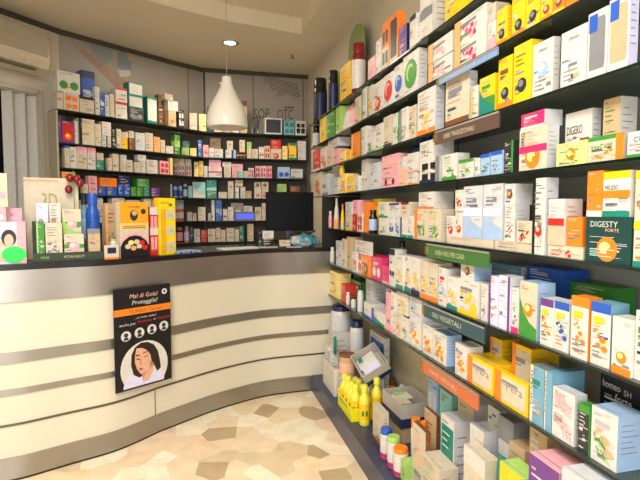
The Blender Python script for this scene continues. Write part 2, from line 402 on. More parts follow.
class Row:
    """a shelf row: front plane through p0 along dir u (to the right as one faces it), depth dir n, shelf surface z"""
    def __init__(s, p0, u, z, zmax, place, group, dmax=.28):
        s.p0, s.z, s.zmax, s.place, s.group, s.dmax = Vector(p0), z, zmax, place, group, dmax
        s.u = Vector(u).normalized(); s.n = Vector((-s.u.y, s.u.x)); s.items = []; s.prev = None; s.k = 0; s.short = None
    def hit(s, x, y, sb):
        p = s.p0 + s.n * sb; q = on_plane(x, y, p, s.n)
        return (Vector((q.x, q.y)) - s.p0).dot(s.u), q.z
    def M(s, u, sb, z):
        p = s.p0 + s.u * u + s.n * sb
        return Matrix.Translation((p.x, p.y, z)) @ Matrix.Rotation(math.atan2(s.u.y, s.u.x), 4, 'Z')
    def add(s, spec):
        for ln in spec.strip().split('\n'):
            ln = ln.strip()
            if ln and not ln.startswith('#'): s.one(ln)
        return s
    def one(s, ln):
        desc = None
        if ';' in ln: ln, desc = [x.strip() for x in ln.split(';')]
        t = ln.split(); xl, xr, yt = map(float, t[:3]); shape, base = t[3], t[4]
        toks, sb, S, dep, plus, zo, cap, sc, nm, ho = [], None, None, None, False, 0, None, None, None, None
        for a in t[5:]:
            if a[0] == '@':
                if a[1] == 's': sb = float(a[2:])
                elif a[1] == 'S': S = float(a[2:])
                elif a[1] == 'd': dep = float(a[2:])
                elif a[1] == '+': plus = True
                elif a[1] == 'c': sc = a[2]
                elif a[1] == 'h': ho = float(a[2:])
            elif a[0] == 'k' and len(a) == 2: cap = a[1]
            else: toks.append(a)
        if sb is None: sb = (.001 if plus else 0.0) + random.uniform(.0, .009)
        u0, _ = s.hit(xl, yt, sb); u1, _ = s.hit(xr, yt, sb); _, zt = s.hit((xl + xr) / 2, yt, sb)
        z0 = s.z
        if plus:
            cands = [it for it in s.items if it[0] - .004 <= (u0 + u1) / 2 <= it[1] + .004 and it[2] <= sb + .06 and it[3] > sb + .004 and it[0] > -5]
            if not cands: print('NOSUP', s.place, ln)
            else: z0 = max(it[5] for it in cands) + .0005
        h = ho if ho else min(zt, s.zmax - .006) - z0
        w = u1 - u0
        if shape not in 'cp':
            xm = (xl + xr) / 2; r_ = .02
            for _ in range(4):
                uc, zt = s.hit(xm, yt, sb + r_); pp = s.p0 + s.u * uc + s.n * (sb + r_)
                r_ = (xr - xl) / FPX * Vector((pp.x, pp.y, 0)).dot(FW) / 2
            u0, u1 = uc - r_, uc + r_; w = 2 * r_; h = ho if ho else min(zt, s.zmax - .006) - z0
        if h < .012: print('LOW', s.place, ln, round(h, 3)); h = .02
        if S: 
            q = on_plane(S, yt, s.p0 + s.u * u1, s.u); dep = (Vector((q.x, q.y)) - s.p0).dot(s.n) - sb
        if dep is None: dep = max(.03, min(.5 * w + .03, .10))
        if shape != 'c': dep = w
        dep = max(.02, min(dep, s.dmax - sb))
        for it in s.items:     # keep neighbours apart
            if it[2] < sb + dep and sb < it[3] and it[4] < z0 + h - .001 and z0 < it[5] - .001:
                ov = min(u1, it[1]) - max(u0, it[0])
                if ov > 0:
                    if u0 >= it[0] and ov < .6 * w: u0 = it[1] + .0008
                    elif u1 <= it[1] and ov < .6 * w: u1 = it[0] - .0008
                    elif it[2] > sb: 
                        dep = max(.012, it[2] - sb - .001)
                    elif it[3] < s.dmax - .03 and it[2] < sb: sb = it[3] + .002; dep = min(dep, s.dmax - sb)
                    else: print('OVERLAP', s.place, ln)
        w = u1 - u0
        if w < .008: print('THIN', s.place, ln, round(w, 3)); return
        w *= .985
        if shape != 'c' and sb + w > s.dmax: w = s.dmax - sb; 
        if shape != 'c': dep = w
        M = s.M(u0, sb, z0)
        o, words = make_item(shape, base, toks, w, dep, h, M, cap, sc)
        if desc is None: desc = describe(shape, base, words, cap if shape != 'p' else None)
        tag(o, desc, KIND[shape][1], s.group)
        s.k += 1
        if shape == 'c' : nmn = 'carton'
        LABELS.append([o, desc, s.place, u0 + w / 2, z0, plus])
        s.short = CN[base] + ' ' + dict(c='carton', b='bottle', j='jar', t='tube', p='pouch', k='bottle')[shape]
        it = [u0, u1, sb, sb + dep, z0, z0 + h]; s.items.append(it); s.prev = it


# ------------------------------------------------------------------ the shell
def S(o): o['kind'] = 'structure'; return o
XW, YB = 1.33, 5.83
WL0 = Vector((-1.20, 4.93)); WLD = Vector((-.65, -.76)).normalized()
mb = MB(); mb.box(-3.2, -3, -.05, 1.6, 6.2, 0, FLOOR); S(mb.build('floor'))
from mathutils.geometry import tessellate_polygon
HOLE = [(-2.2, -2.6), (-2.2, 3.3), (-1.35, 3.62), (-.42, 4.06), (-.13, 4.20), (.29, 4.36), (.97, 4.50), (.98, 3.67), (.99, -2.6)]
ZR = 3.24
mb = MB(); outer = [(-3.2, -3), (1.6, -3), (1.6, 6.2), (-3.2, 6.2)]
lp = [[Vector((x, y, 0)) for x, y in outer], [Vector((x, y, 0)) for x, y in HOLE]]
flat = [v for l in lp for v in l]
for tri in tessellate_polygon(lp): mb.poly([(flat[k].x, flat[k].y, 3.1) for k in tri], CEIL)
for a, b in zip(HOLE, HOLE[1:] + HOLE[:1]): mb.poly([(a[0], a[1], 3.1), (b[0], b[1], 3.1), (b[0], b[1], ZR), (a[0], a[1], ZR)], CEIL)
mb.poly([(x, y, ZR) for x, y in HOLE], CEIL); mb.box(-3.2, -3, ZR + .01, 1.6, 6.2, ZR + .05, CEIL)
S(mb.build('ceiling'))
mb = MB(); mb.box(XW, -3, 0, XW + .08, 6.0, 3.1, CREAM); S(mb.build('wall_right'))
mb = MB(); mb.box(XW - .02, -1.2, .13, XW - .0005, 3.70, .80, mat('beige_back_panel', 'C4BBA2', .45), fm={}); S(mb.build('trim_2'))
mb = MB(); mb.box(XW - .02, -1.2, .805, XW - .0005, 4.36, 2.26, DPANEL)
for y in (.82, 2.25):
    mb.box(XW - .022, y, .81, XW - .0195, y + .006, 2.25, BLACK)
S(mb.build('trim_3'))
# back wall, angled part of it, and the left wall
mb = MB(); mb.box(.08, YB, 0, XW, YB + .08, 3.1, PANEL)
for x in (.10, .55, .70, 1.20):
    pass
S(mb.build('wall_back'))


def wall_seg(a, b, m, name, z0=0, z1=3.1, t=.08):
    a, b = Vector(a), Vector(b); d = (b - a); L = d.length; mb = MB(); mb.box(0, 0, z0, L, t, z1, m)
    return S(mb.build(name, loc=(a.x, a.y, 0), rz=math.atan2(d.y, d.x)))


wall_seg((-1.2, 4.93), (-.2, 5.66), PANEL, 'wall_back_angled')
wall_seg((-.2, 5.66), (.08, 5.83), PANEL, 'wall_back_corner')
# seams between the wall panels
def seam(x, y0, name, pl, n, w=.006):
    q = on_plane(x, y0, pl, n)
for i, px in enumerate((188, 253, 303)):
    if px == 188:
        q = on_plane(px, 80, Vector((-.2, 5.66)), Vector((-.519, .855)))
    else: q = on_plane(px, 80, Vector((0, YB)), Vector((0, 1)))
    mb = MB(); mb.box(-.004, -.003, 1.0, .004, .001, 3.09, mat('seam', '4A4842', .6)); o = mb.build('trim_%d' % (4 + i), loc=(q.x, q.y - .001, 0)); S(o)
q = on_plane(203, 80, Vector((0, YB)), Vector((0, 1)))
mb = MB(); mb.box(-.012, -.006, 1.0, .012, .001, 3.09, mat('seam_dark', '2A2926', .5)); S(mb.build('trim_7', loc=(max(q.x, .1), YB - .001, 0)))
# dark strip under the ceiling along the back walls
mb = MB()
path = [(-2.4, 3.53), (-1.2, 4.93), (-.2, 5.66), (.08, 5.83), (1.33, 5.83)]
for a, b in zip(path, path[1:]):
    a, b = Vector(a), Vector(b); d = b - a; M = Matrix.Translation((a.x, a.y, 0)) @ Matrix.Rotation(math.atan2(d.y, d.x), 4, 'Z')
    mb.box(0, -.018, 3.055, d.length, -.001, 3.099, mat('ceiling_edge_dark', '4B4436', .7), M=M)
S(mb.build('trim_8'))
# left wall with door opening
def wl(t): p = WL0 + WLD * t; return p
def wl_t(px, py=150):
    n = Vector((-WLD.y, WLD.x)); q = on_plane(px, py, WL0, n); return (Vector((q.x, q.y)) - WL0).dot(WLD), q.z
tA, zA = wl_t(38, 95); tB, zB = wl_t(-60, 78)
ztop = zA
rw = math.atan2(-WLD.y, -WLD.x)
def wlbox(mb, t0, t1, z0, z1, y0, y1, m):   # local x runs from far t to near
    mb.box(-t1, y0, z0, -t0, y1, z1, m)
mb = MB(); wlbox(mb, 0, tA, 0, 3.1, 0, .08, CREAM); S(mb.build('wall_left', loc=(WL0.x, WL0.y, 0), rz=rw))
mb = MB(); wlbox(mb, tA, 2.4, ztop, 3.1, 0, .08, CREAM); S(mb.build('wall_left_over_door', loc=(WL0.x, WL0.y, 0), rz=rw))
mb = MB(); wlbox(mb, 1.9, 2.4, 0, ztop, 0, .08, CREAM); S(mb.build('wall_left_near', loc=(WL0.x, WL0.y, 0), rz=rw))
e2 = wl(2.4)
wall_seg((-2.76, -3), (e2.x, e2.y), CREAM, 'wall_left_front')
mb = MB(); fr = mat('door_frame_paint', 'B9B3A4', .5)
wlbox(mb, tA - .035, tA + .012, 0, ztop + .04, -.018, .06, fr); wlbox(mb, tA, 1.9, ztop, ztop + .045, -.018, .06, fr)
S(mb.build('trim_9', loc=(WL0.x, WL0.y, 0), rz=rw))
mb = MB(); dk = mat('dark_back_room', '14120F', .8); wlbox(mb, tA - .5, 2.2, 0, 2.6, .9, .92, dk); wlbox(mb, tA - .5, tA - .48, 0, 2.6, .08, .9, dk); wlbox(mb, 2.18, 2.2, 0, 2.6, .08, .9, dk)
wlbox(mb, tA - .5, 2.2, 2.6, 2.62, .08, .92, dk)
S(mb.build('wall_back_room', loc=(WL0.x, WL0.y, 0), rz=rw))
# folding door, partly drawn
t8, _ = wl_t(8, 150)
fd = empty('folding_door', loc=(WL0.x, WL0.y, 0), rz=rw); tag(fd, 'grey accordion folding door drawn halfway across the dark doorway', 'door')
n = 5; vn = mat('grey_door_vinyl', 'C2C0BC', .45)
for i in range(n):
    a = tA + .012 + (t8 - tA - .012) * i / n; b = tA + .012 + (t8 - tA - .012) * (i + 1) / n
    ya, yb = (.0, .055) if i % 2 == 0 else (.055, .0)
    mb = MB(); d = Vector((-(b - a), yb - ya)); M = Matrix.Translation((-a, ya + .01, 0)) @ Matrix.Rotation(math.atan2(d.y, d.x), 4, 'Z')
    mb.box(0.001, -.004, .01, d.length - .001, .004, ztop - .01, vn, M=M); mb.build('door_leaf', parent=fd)
mb = MB(); mb.box(-1.88, .0, ztop - .012, -tA - .02, .06, ztop - .001, fr); mb.build('door_track', parent=fd)

# air conditioner on the left wall
tR, zt = wl_t(56, 24); n2 = Vector((-WLD.y, WLD.x))
ac = empty('air_conditioner', loc=(WL0.x, WL0.y, 0), rz=rw); tag(ac, 'cream wall air conditioner above the folding door', 'air conditioner')
acm = mat('ac_plastic', 'C9BEA6', .4); tR = .235
zt, zb = 2.97, 2.60
mb = MB(); prof = [(0, zb + .02), (-.10, zb), (-.185, zb + .05), (-.205, zb + .10), (-.205, zt - .13), (-.19, zt - .03), (-.15, zt), (0, zt)]
x0, x1 = -tR - .86, -tR
for a, b in zip(prof, prof[1:]): mb.poly([(x0, a[0], a[1]), (x1, a[0], a[1]), (x1, b[0], b[1]), (x0, b[0], b[1])], acm)
mb.poly([(x1, a, b) for a, b in prof], acm); mb.poly([(x0, a, b) for a, b in reversed(prof)], acm)
mb.build('air_conditioner_body', parent=ac)
mb = MB(); mb.box(x0 + .03, -.214, zb + .15, x1 - .02, -.206, zt - .02, mat('ac_grille', 'A79C86', .5)); 
mb.build('intake_panel', parent=ac)
mb = MB(); mb.box(x0 + .05, -.205, zb + .018, x1 - .12, -.17, zb + .034, mat('ac_vane', '5E5648', .5), M=None); mb.build('air_vane', parent=ac)

# printed picture on the far left panel and the line drawing on the right panel of the back wall
n3 = Vector((-.59, .807)); pA = WL0.copy()
def on_left_panel(x, y, off=.004):
    q = on_plane(x, y, pA - Vector((-.5896, .8077)) * off, Vector((-.5896, .8077))); return q
def on_back(x, y, off=.004): return on_plane(x, y, Vector((0, YB - off)), Vector((0, 1)))
mb = MB()
for k, (c, pp) in enumerate([('9C958B', [(66, 36), (78, 52), (120, 84), (150, 96), (160, 94), (160, 58), (100, 42)]), ('A08472', [(78, 50), (84, 50), (128, 82), (128, 90), (118, 88)]),
                ('858D8F', [(88, 42), (108, 42), (114, 58), (104, 66), (94, 54)]), ('75838A', [(118, 52), (124, 50), (132, 62), (130, 74), (117, 66)]),
                ('AB9476', [(126, 52), (136, 54), (136, 62), (128, 60)]), ('BDBDB8', [(118, 70), (130, 70), (131, 76), (120, 77)])]):
    mb.poly([on_left_panel(x, y, .003 + .0008 * k) for x, y in reversed(pp)], mat('print_' + c, c, .5))
o = mb.build('wall_picture'); tag(o, 'faded still life picture printed high on the angled grey panel', 'picture')
wd = empty('wall_drawing', loc=(0, 0, 0)); tag(wd, 'dark lattice line drawing with lettering on the right grey panel', 'picture')
mb = MB(); lg = mat('drawing_ink', '57524B', .5)
def seg(x0, y0, x1, y1, wd, m=lg):
    d = Vector((x1 - x0, y1 - y0)).normalized() * wd / 2; nn = Vector((-d.y, d.x))
    mb.poly([on_back(x, y) for x, y in ((x0 + nn.x, y0 + nn.y), (x0 - nn.x, y0 - nn.y), (x1 - nn.x, y1 - nn.y), (x1 + nn.x, y1 + nn.y))], m)
for i in range(6):
    for j in range(4):
        cx = 266 + i * 6.0 + j * 1.0 - 1; cy = 76.2 + i * 1.9 + j * 4.8 - 0
        if cy > 96 or cx > 301 or (i == 0 and j > 1) or (i == 1 and j > 2): continue
        kk = lg if (i, j) not in ((1, 0), (4, 0), (5, 2), (3, 2)) else BLACK
        for a in range(4):
            a0, a1 = a * PI / 2 + .3, (a + 1) * PI / 2 + .3
            seg(cx + 2.6 * math.cos(a0), cy + 2.3 * math.sin(a0), cx + 2.6 * math.cos(a1), cy + 2.3 * math.sin(a1), .5, kk)
mb.build('lattice_pattern', parent=wd); mb = MB()
for i in range(3): seg(285 + i * 3.2, 107.5, 287 + i * 3.2, 107.5, 1.6, BLACK)
def ptxt(s, x, y, w, h, m=lg):
    put_text(mb, s, lambda u, v: on_back(x + u * w, y - v * h), m, 0, 0, 1, 1)
ptxt('SOP', 253.5, 119, 16, 11); ptxt('OTC', 277, 119.5, 16, 10.5)
mb.build('lettering', parent=wd)

# ceiling downlight, pendant
mb = MB(); root = empty('ceiling_downlight', loc=(.336, 4.88, 3.1)); tag(root, 'round recessed downlight shining in the ceiling behind the hanging lamp', 'light')
em = bpy.data.materials.new('lamp_glow'); em.use_nodes = True; bb = em.node_tree.nodes['Principled BSDF']; bb.inputs['Emission Color'].default_value = (1, .95, .85, 1); bb.inputs['Emission Strength'].default_value = 14
mb.lathe([(.06, -.004), (.085, -.004), (.088, -.012), (.062, -.016), (.058, -.004)], mat('chrome_ring', 'C8C4BC', .2, .9)); mb.build('ring', parent=root, smooth=True)
mb = MB(); mb.lathe([(.055, -.003), (.05, -.008)], em); mb.build('bulb', parent=root)
sp = bpy.data.lights.new('downlight_beam', 'SPOT'); sp.energy = 42; sp.color = (1, .86, .66); sp.spot_size = R(120); sp.shadow_soft_size = .05
so = bpy.data.objects.new('downlight_beam', sp); COL.objects.link(so); so.location = (.336, 4.88, 3.07)
mb = MB(); mb.lathe([(.012, 0), (.02, -.03), (.004, -.05)], mat('chrome_ring', 'C8C4BC')); o = mb.build('smoke_sensor', loc=(1.0, 5.1, 3.1)); tag(o, 'tiny ceiling sensor near the right back corner', 'sensor')

pl = empty('pendant_lamp', loc=(.245, 3.98, 0)); tag(pl, 'white bottle-shaped pendant lamp hanging on a thin cord', 'lamp')
lampm = mat('white_enamel', 'F6F1E8', .16, scale=2, noise=.01)
mb = MB()
prof = [(.158, 2.118), (.163, 2.135), (.163, 2.16), (.158, 2.21), (.143, 2.265), (.118, 2.32), (.088, 2.372), (.062, 2.42), (.045, 2.46), (.040, 2.485), (.037, 2.515), (.034, 2.52)]
mb.lathe(prof + [(.0345, 2.5195)], lampm, n=40)
mb.lathe([(.15, 2.119), (.152, 2.1195)], mat('lamp_inside', 'B9AE9C', .5), n=40)
mb.build('lamp_shade', parent=pl, smooth=True)
mb = MB(); mb.tube([(0, 0, 2.52), (0, 0, 3.22)], .0025, mat('cord_grey', 'B5AC9C', .5)); mb.build('cord', parent=pl)
mb = MB(); mb.tube([(-.036, 0, 2.46), (-.055, 0, 2.468)], .007, lampm); mb.build('tightening_screw', parent=pl)
mb = MB(); mb.lathe([(.05, 3.215), (.055, 3.2395)], lampm); mb.build('ceiling_rose', parent=pl, smooth=True)

# ------------------------------------------------------------------ counter
CPTS = [(-2.35, 2.82), (-1.75, 2.84), (-1.35, 2.87), (-1.03, 2.925), (-.75, 3.005), (-.5, 3.08), (-.25, 3.25), (.07, 3.475), (.3, 3.60), (.5, 3.675), (.7, 3.70), (.9, 3.71), (1.3, 3.75)]
def catmull(P, n=8):
    P = [Vector(p) for p in P]; out = []
    for i in range(len(P) - 1):
        p0, p1, p2, p3 = P[max(i - 1, 0)], P[i], P[i + 1], P[min(i + 2, len(P) - 1)]
        for k in range(n):
            t = k / n; out.append(.5 * ((2 * p1) + (-p0 + p2) * t + (2 * p0 - 5 * p1 + 4 * p2 - p3) * t * t + (-p0 + 3 * p1 - 3 * p2 + p3) * t ** 3))
    out.append(P[-1]); return out
CC = catmull(CPTS)
def nrm(i):
    d = (CC[min(i + 1, len(CC) - 1)] - CC[max(i - 1, 0)]).normalized(); return Vector((d.y, -d.x))
def lean(p, z):      # the front leans out towards its foot along the far left run
    return max(0, min(1, (-.25 - p.x) / .7)) * .10 * max(0, 1.127 - z) / 1.127
def band(z0, z1, o0, depth, m, name, parent):
    mb = MB(); n = len(CC)
    def P(i, o, z):
        q = CC[i] + nrm(i) * (o + lean(CC[i], z)); return (q.x, q.y, z)
    for k in range(n - 1):
        a0, b0, c0, d0 = P(k, o0, z0), P(k + 1, o0, z0), P(k + 1, o0 - depth, z0), P(k, o0 - depth, z0)
        a1, b1, c1, d1 = P(k, o0, z1), P(k + 1, o0, z1), P(k + 1, o0 - depth, z1), P(k, o0 - depth, z1)
        mb.poly([a0, b0, b1, a1], m); mb.poly([a1, b1, c1, d1], m); mb.poly([d0, c0, b0, a0], m); mb.poly([c0, d0, d1, c1], m)
    for k, sg in ((0, 1), (n - 1, -1)):
        q = [P(k, o0, z0), P(k, o0, z1), P(k, o0 - depth, z1), P(k, o0 - depth, z0)]; mb.poly(q if sg > 0 else q[::-1], m)
    return mb.build(name, parent=parent, smooth='weld')
ct = empty('sales_counter', loc=(0, 0, 0)); tag(ct, 'long curved ivory counter with brushed steel strips and black top', 'counter')
band(.02, 1.125, -.006, .04, LAMINATE, 'front_panel', ct)
band(1.128, 1.16, .006, .55, BLACK, 'countertop', ct)
band(.955, 1.127, .004, .009, STEEL, 'top_steel_band', ct)
for z0, z1 in ((.625, .685), (.455, .488)): band(z0, z1, .001, .006, STEEL, 'steel_strip', ct)
band(.292, .303, .0, .005, brushed('dark_steel_line', '6E655A', .4), 'steel_line', ct)
band(.012, .125, .003, .008, STEEL, 'kick_band', ct)
band(0, .012, .0, .03, BLACK, 'floor_gasket', ct)
for px in (153, 60):
    p = min(range(len(CC)), key=lambda i: abs((320 + FPX * Vector((CC[i].x, CC[i].y, -CZ + .2)).dot(RT) / Vector((CC[i].x, CC[i].y, -CZ + .2)).dot(FW)) - px))
    if px == 153:
        q = CC[p] + nrm(p) * .0045; mb = MB(); mb.box(-.0012, -.001, .012, .0012, .003, .29, mat('seam', '4A4842')); mb.build('panel_joint', parent=ct, loc=(q.x, q.y, 0), rz=math.atan2(nrm(p).y, nrm(p).x) + PI / 2)

# poster on the counter
pa = on_plane(113, 340, Vector((-.50, 3.045)), Vector((.60, -.8)))
qa = Vector((-.515, 3.035)); qb = Vector((-.195, 3.245))
n4 = Vector((qb.y - qa.y, -(qb.x - qa.x))).normalized(); qa = qa + n4 * .02; qb = qb + n4 * .02
A = on_plane(113, 290, qa, n4); B = on_plane(170, 284, qa, n4); A2 = on_plane(115, 391, qa, n4)
pw = (Vector((B.x, B.y)) - Vector((A.x, A.y))).length; phh = A.z - A2.z + .02
po = empty('advertising_poster', loc=(A.x, A.y, A.z - phh), rz=math.atan2(qb.y - qa.y, qb.x - qa.x)); tag(po, 'black throat spray poster with a sleeping woman fixed to the counter front', 'poster')
mb = MB(); mb.box(0, 0, 0, pw, .006, phh, card('K'), fm={2: card('K')})
LY = [0]
def PP(u, v): return (u * pw, -.0006 - LY[0], v * phh)
def pq(pts, c, m=None):
    LY[0] += .00015; mb.poly([PP(u, v) for u, v in pts], m or card(c))
asp = pw / phh
pq([(0, .735), (1, .735), (1, .80), (0, .80)], 'O')
def pt(s, c, u, v, w, h, sl=.15): LY[0] += .0002; put_text(mb, s, PP, card(c), u, v, w, h, sl)
pt('Mal di Gola?', 'S', .26, .895, .5, .042); pt('Proteggila!', 'W', .3, .832, .45, .042)
pt('TURBO', 'U', .24, .748, .3, .036); pt('Throat', 'U', .6, .75, .22, .028)
pt('...e non solo!', 'W', .34, .69, .38, .022); pt('anche per', 'W', .08, .635, .28, .026); pt('Stomatite', 'R', .39, .645, .25, .026); pt('e', 'W', .67, .65, .04, .02); pt('Gengivite', 'R', .73, .65, .24, .026)
pq(ell(.885, .925, .05, .05 * asp, 16), 'W'); pq(ell(.885, .925, .02, .025 * asp, 10), 'k')
for i, cu in enumerate((.19, .42, .64, .86)):
    cv = .535 + .012 * i; pq(ell(cu, cv, .085, .085 * asp, 20), 'W'); pq(ell(cu, cv + .01, .038, .036 * asp, 10), 'k'); pq([(cu - .045, cv - .04), (cu + .045, cv - .04), (cu + .03, cv - .012), (cu - .03, cv - .012)], 'k')
skin = mat('print_skin', 'D9A98C', .4); skin2 = mat('print_skin_deep', 'C08B6E', .4); hair = mat('print_hair', '2A1C18', .4); lips = mat('print_lips', 'A8483F', .4)
circ = [(u, max(v, .02)) for u, v in ell(.5, .2, .42, .42 * asp + .01, 36)]
pq(circ, 'W')
pq([(.12, .02), (.14, .08), (.25, .15), (.38, .12), (.52, .10), (.66, .14), (.80, .13), (.86, .08), (.84, .02)], 'L')
pq([(.30, .14), (.26, .24), (.27, .34), (.33, .41), (.44, .445), (.56, .44), (.67, .40), (.74, .33), (.77, .24), (.79, .15), (.72, .12), (.66, .2), (.58, .14), (.4, .10)], 0, hair)
pq([(.36, .40), (.33, .33), (.325, .26), (.36, .19), (.42, .135), (.50, .125), (.58, .17), (.62, .24), (.60, .31), (.54, .36), (.46, .39)], 0, skin)
pq([(.44, .13), (.55, .15), (.60, .10), (.56, .05), (.46, .06)], 0, skin2)
pq([(.46, .09), (.58, .17), (.63, .20), (.655, .18), (.64, .13), (.57, .06), (.47, .05)], 0, skin)
for k in range(4): pq([(.585 + .018 * k, .165 + .006 * k), (.597 + .018 * k, .165 + .006 * k), (.60 + .02 * k, .245 - .008 * k), (.588 + .02 * k, .245 - .008 * k)], 0, skin2)
pq([(.35, .29), (.41, .275), (.42, .282), (.36, .30)], 0, hair); pq([(.48, .29), (.55, .30), (.55, .308), (.48, .297)], 0, hair)
pq([(.34, .325), (.41, .315), (.41, .325), (.35, .338)], 0, hair); pq([(.47, .33), (.55, .345), (.55, .352), (.47, .34)], 0, hair)
pq([(.42, .28), (.435, .28), (.44, .225), (.405, .222)], 0, skin2); pq(ell(.425, .185, .035, .011, 10), 0, lips)
mb.build('printed_board', parent=po)

# ------------------------------------------------------------------ right wall unit: plinth, shelves, signs
mb = MB(); mb.box(.875, -1.2, 0, XW - .021, 3.70, .13, NAVY, fm={}); o = mb.build('display_plinth'); tag(o, 'long navy blue plinth carrying the floor level display', 'plinth')
XS = 1.01
SH = [('T', 2.235, 4.36), ('A', 2.02, 4.36), ('B', 1.80, 4.36), ('C', 1.578, 4.36), ('D', 1.315, 3.74), ('E', 1.04, 3.70), ('F', .78, 3.70)]
ORD = ['topmost', 'second highest', 'third highest', 'fourth highest', 'fifth highest', 'sixth highest', 'lowest']
Z = {}
for i, (k, z, ye) in enumerate(SH):
    Z[k] = z; mb = MB(); mb.box(XS, -1.2, z - .008, XW - .021, ye, z, GLASS, fm={5: EDGE, 2: EDGE, 4: EDGE, 3: EDGE})
    o = mb.build('glass_shelf'); tag(o, '%s green glass shelf of the long right wall' % ORD[i], 'shelf', 'glass shelves of the right wall')
mb = MB(); mb.box(.985, 3.76, 1.162, 1.30, 3.80, 1.567, mat('dark_upright', '1D1B19', .4)); o = mb.build('dark_upright'); tag(o, 'dark upright panel standing at the end of the counter', 'panel')
mb = MB(); mb.box(XW - .03, 4.31, 1.16, XW - .001, 4.345, 2.4, mat('dark_upright', '1D1B19', .4)); S(mb.build('trim_10'))


def sign(name, xl, xr, z, h, hexc, txt, label, tc='w', x=XS - .012):
    a = on_plane(xl, 200, Vector((x, 0)), Vector((1, 0))); b = on_plane(xr, 200, Vector((x, 0)), Vector((1, 0))); L = a.y - b.y
    r = empty('shelf_sign', loc=(x, a.y, z - .011 - h), rz=-PI / 2); tag(r, label, 'sign', 'category signs under the glass shelves')
    m = mat('sign_' + name, hexc, .3, noise=.03); mb = MB(); mb.box(0, 0, 0, L, .006, h, m)
    put_text(mb, txt, lambda u, v: (u * L, -.0008, v * h), mat('sign_lettering', 'C9C2A4', .4), .17, .3, .5, .34)
    mb.build('sign_board', parent=r)
    mb = MB(); mb.box(0, -.0018, h - .006, L, -.0002, h + .001, mat('sign_rail', '8E8C84', .4)); mb.build('sign_rail', parent=r)
    mb = MB(); mb.box(-.004, -.006, h * .2, .014, .008, h * .8, mat('brass_clip', 'B59A55', .3, .8)); mb.build('sign_clip', parent=r)
sign('blue', 436, 494, 2.02, .028, '7F9CC8', 'PREMAMAN', 'light blue sign strip below the baby food shelf', 'W')
sign('brown', 434, 497, 1.80, .055, '5C4840', 'ERBE TRADIZIONALI', 'brown sign strip with pale lettering')
sign('green', 427, 490, 1.315, .06, '3F6B35', 'LINEA VISO PER CASA', 'green sign strip with pale lettering')
sign('teal', 425, 487, 1.04, .06, '2E4E56', 'OLI VEGETALI', 'dark teal sign strip with pale lettering')
sign('orange', 424, 482, .78, .06, 'C4673F', 'PIANTE OFFICINALI', 'terracotta orange sign strip under the lowest shelf')

RU = (0, -1)
def rrow(k, place):
    zs = {'T': 2.8, 'A': 2.226, 'B': 2.011, 'C': 1.791, 'D': 1.569, 'E': 1.306, 'F': 1.031}
    r = Row((XS + .012, 0), RU, Z[k] + .0005, zs[k], place, 'packs on the %s' % place, dmax=.272); return r
T = rrow('T', 'top shelf of right wall')
T.add('''
313.5 327.5 79 j K hN kK ;dark bottle with navy label and black lid
328.5 338.5 71 j K hN kK ;taller dark bottle with navy label
340 350 65 c Y xO @d.05
352 366 44 j D hW kD @s.0 ;big dark red jar with white label and red lid
368 375 58 c P xW
376 381 40 c W xE
382 389 22 c O hw qk
390 398 14 c O hw wk @S406
399.5 407 26 c V XB @cN
410 416 15 c W tk
418 433 -14 c W mE @cW @s.02 @S461
446 470 -30 c Y xO @s.02
''')
A = rrow('A', 'second shelf of right wall')
A.add('''
313 320 124 j K he kK
320.5 325 117 c Y xU
325.5 335 108 c G lg xW
336 340.5 104 c g bW
341 346 104 p P mW
346.5 353 100 p W mP
355 361 97 c w fY xG
361.5 367 88 c W lG xE
367.5 372.5 86 c w lG fO
373.5 383 82 c W CR xE
383.5 393.5 74 c W OR
394 403 65 c W OB
403.5 419 51 c W OG @S428
429 453 58 c W fP XE lo
429 453 38 c W fP XE lo @+
455.5 487 38 c W fM XE lo
455.5 487 13 c W fM XE lo @+
488 496 22 c W hP xE
488 496 4 c w bP xE @+
497 508 8 c Y Ck bO @S512
512.5 526 -4 c Y Ck bO
527 541 -16 c Y Ck XO
541.5 553 -18 c Y bO CR
553.5 566 -28 c O bY CU
567 585 -38 c O fY
586 604 -38 c W bO
605 625 -60 c Y bR
''')
B = rrow('B', 'third shelf of right wall')
B.add('''
313 320 150 c R xW bW
320.5 326.5 148 c W fR
327 333 149 c w lP
333.5 338 149 c P xW
328 338 136 c e xE @+
344 350 139 b K he kW @s.08
340 345.5 151 c y bO
346 350.5 150 c Y xU
351.5 359.5 133 c O lY xw
360.5 366.5 127 c W lG xE
367 375 133 c W bE LG
375.5 383 124 c W xE bg
383.5 392 116 c w xE bk
393 400 113 c W LG rG
400.5 407.5 108 c W LG lE
408 416.5 106 c w LG xE
418 436 89 c W bO xE LY @S445 @ce
446 470 76 c w xE bU XE @S478 @ce
472 478.5 86 c W LO lY
480 495.5 76 c Y hG sT XG
499 513 57 c Y Ck bO XU
514.5 532 43 c Y Ck xU
533 554 41 c W "chicco,k,.3,.82,.4,.07 ve cb yE @S561
562 588 28 c W "chicco,k,.3,.82,.4,.07 ve yE
589 608.5 10 c W wE iB bW ;white carton with clear window and blue label
609.5 631 -4 c W wu iB bW @S640 @cL ;larger white carton with clear window and blue label
''')
C = rrow('C', 'fourth shelf of right wall')
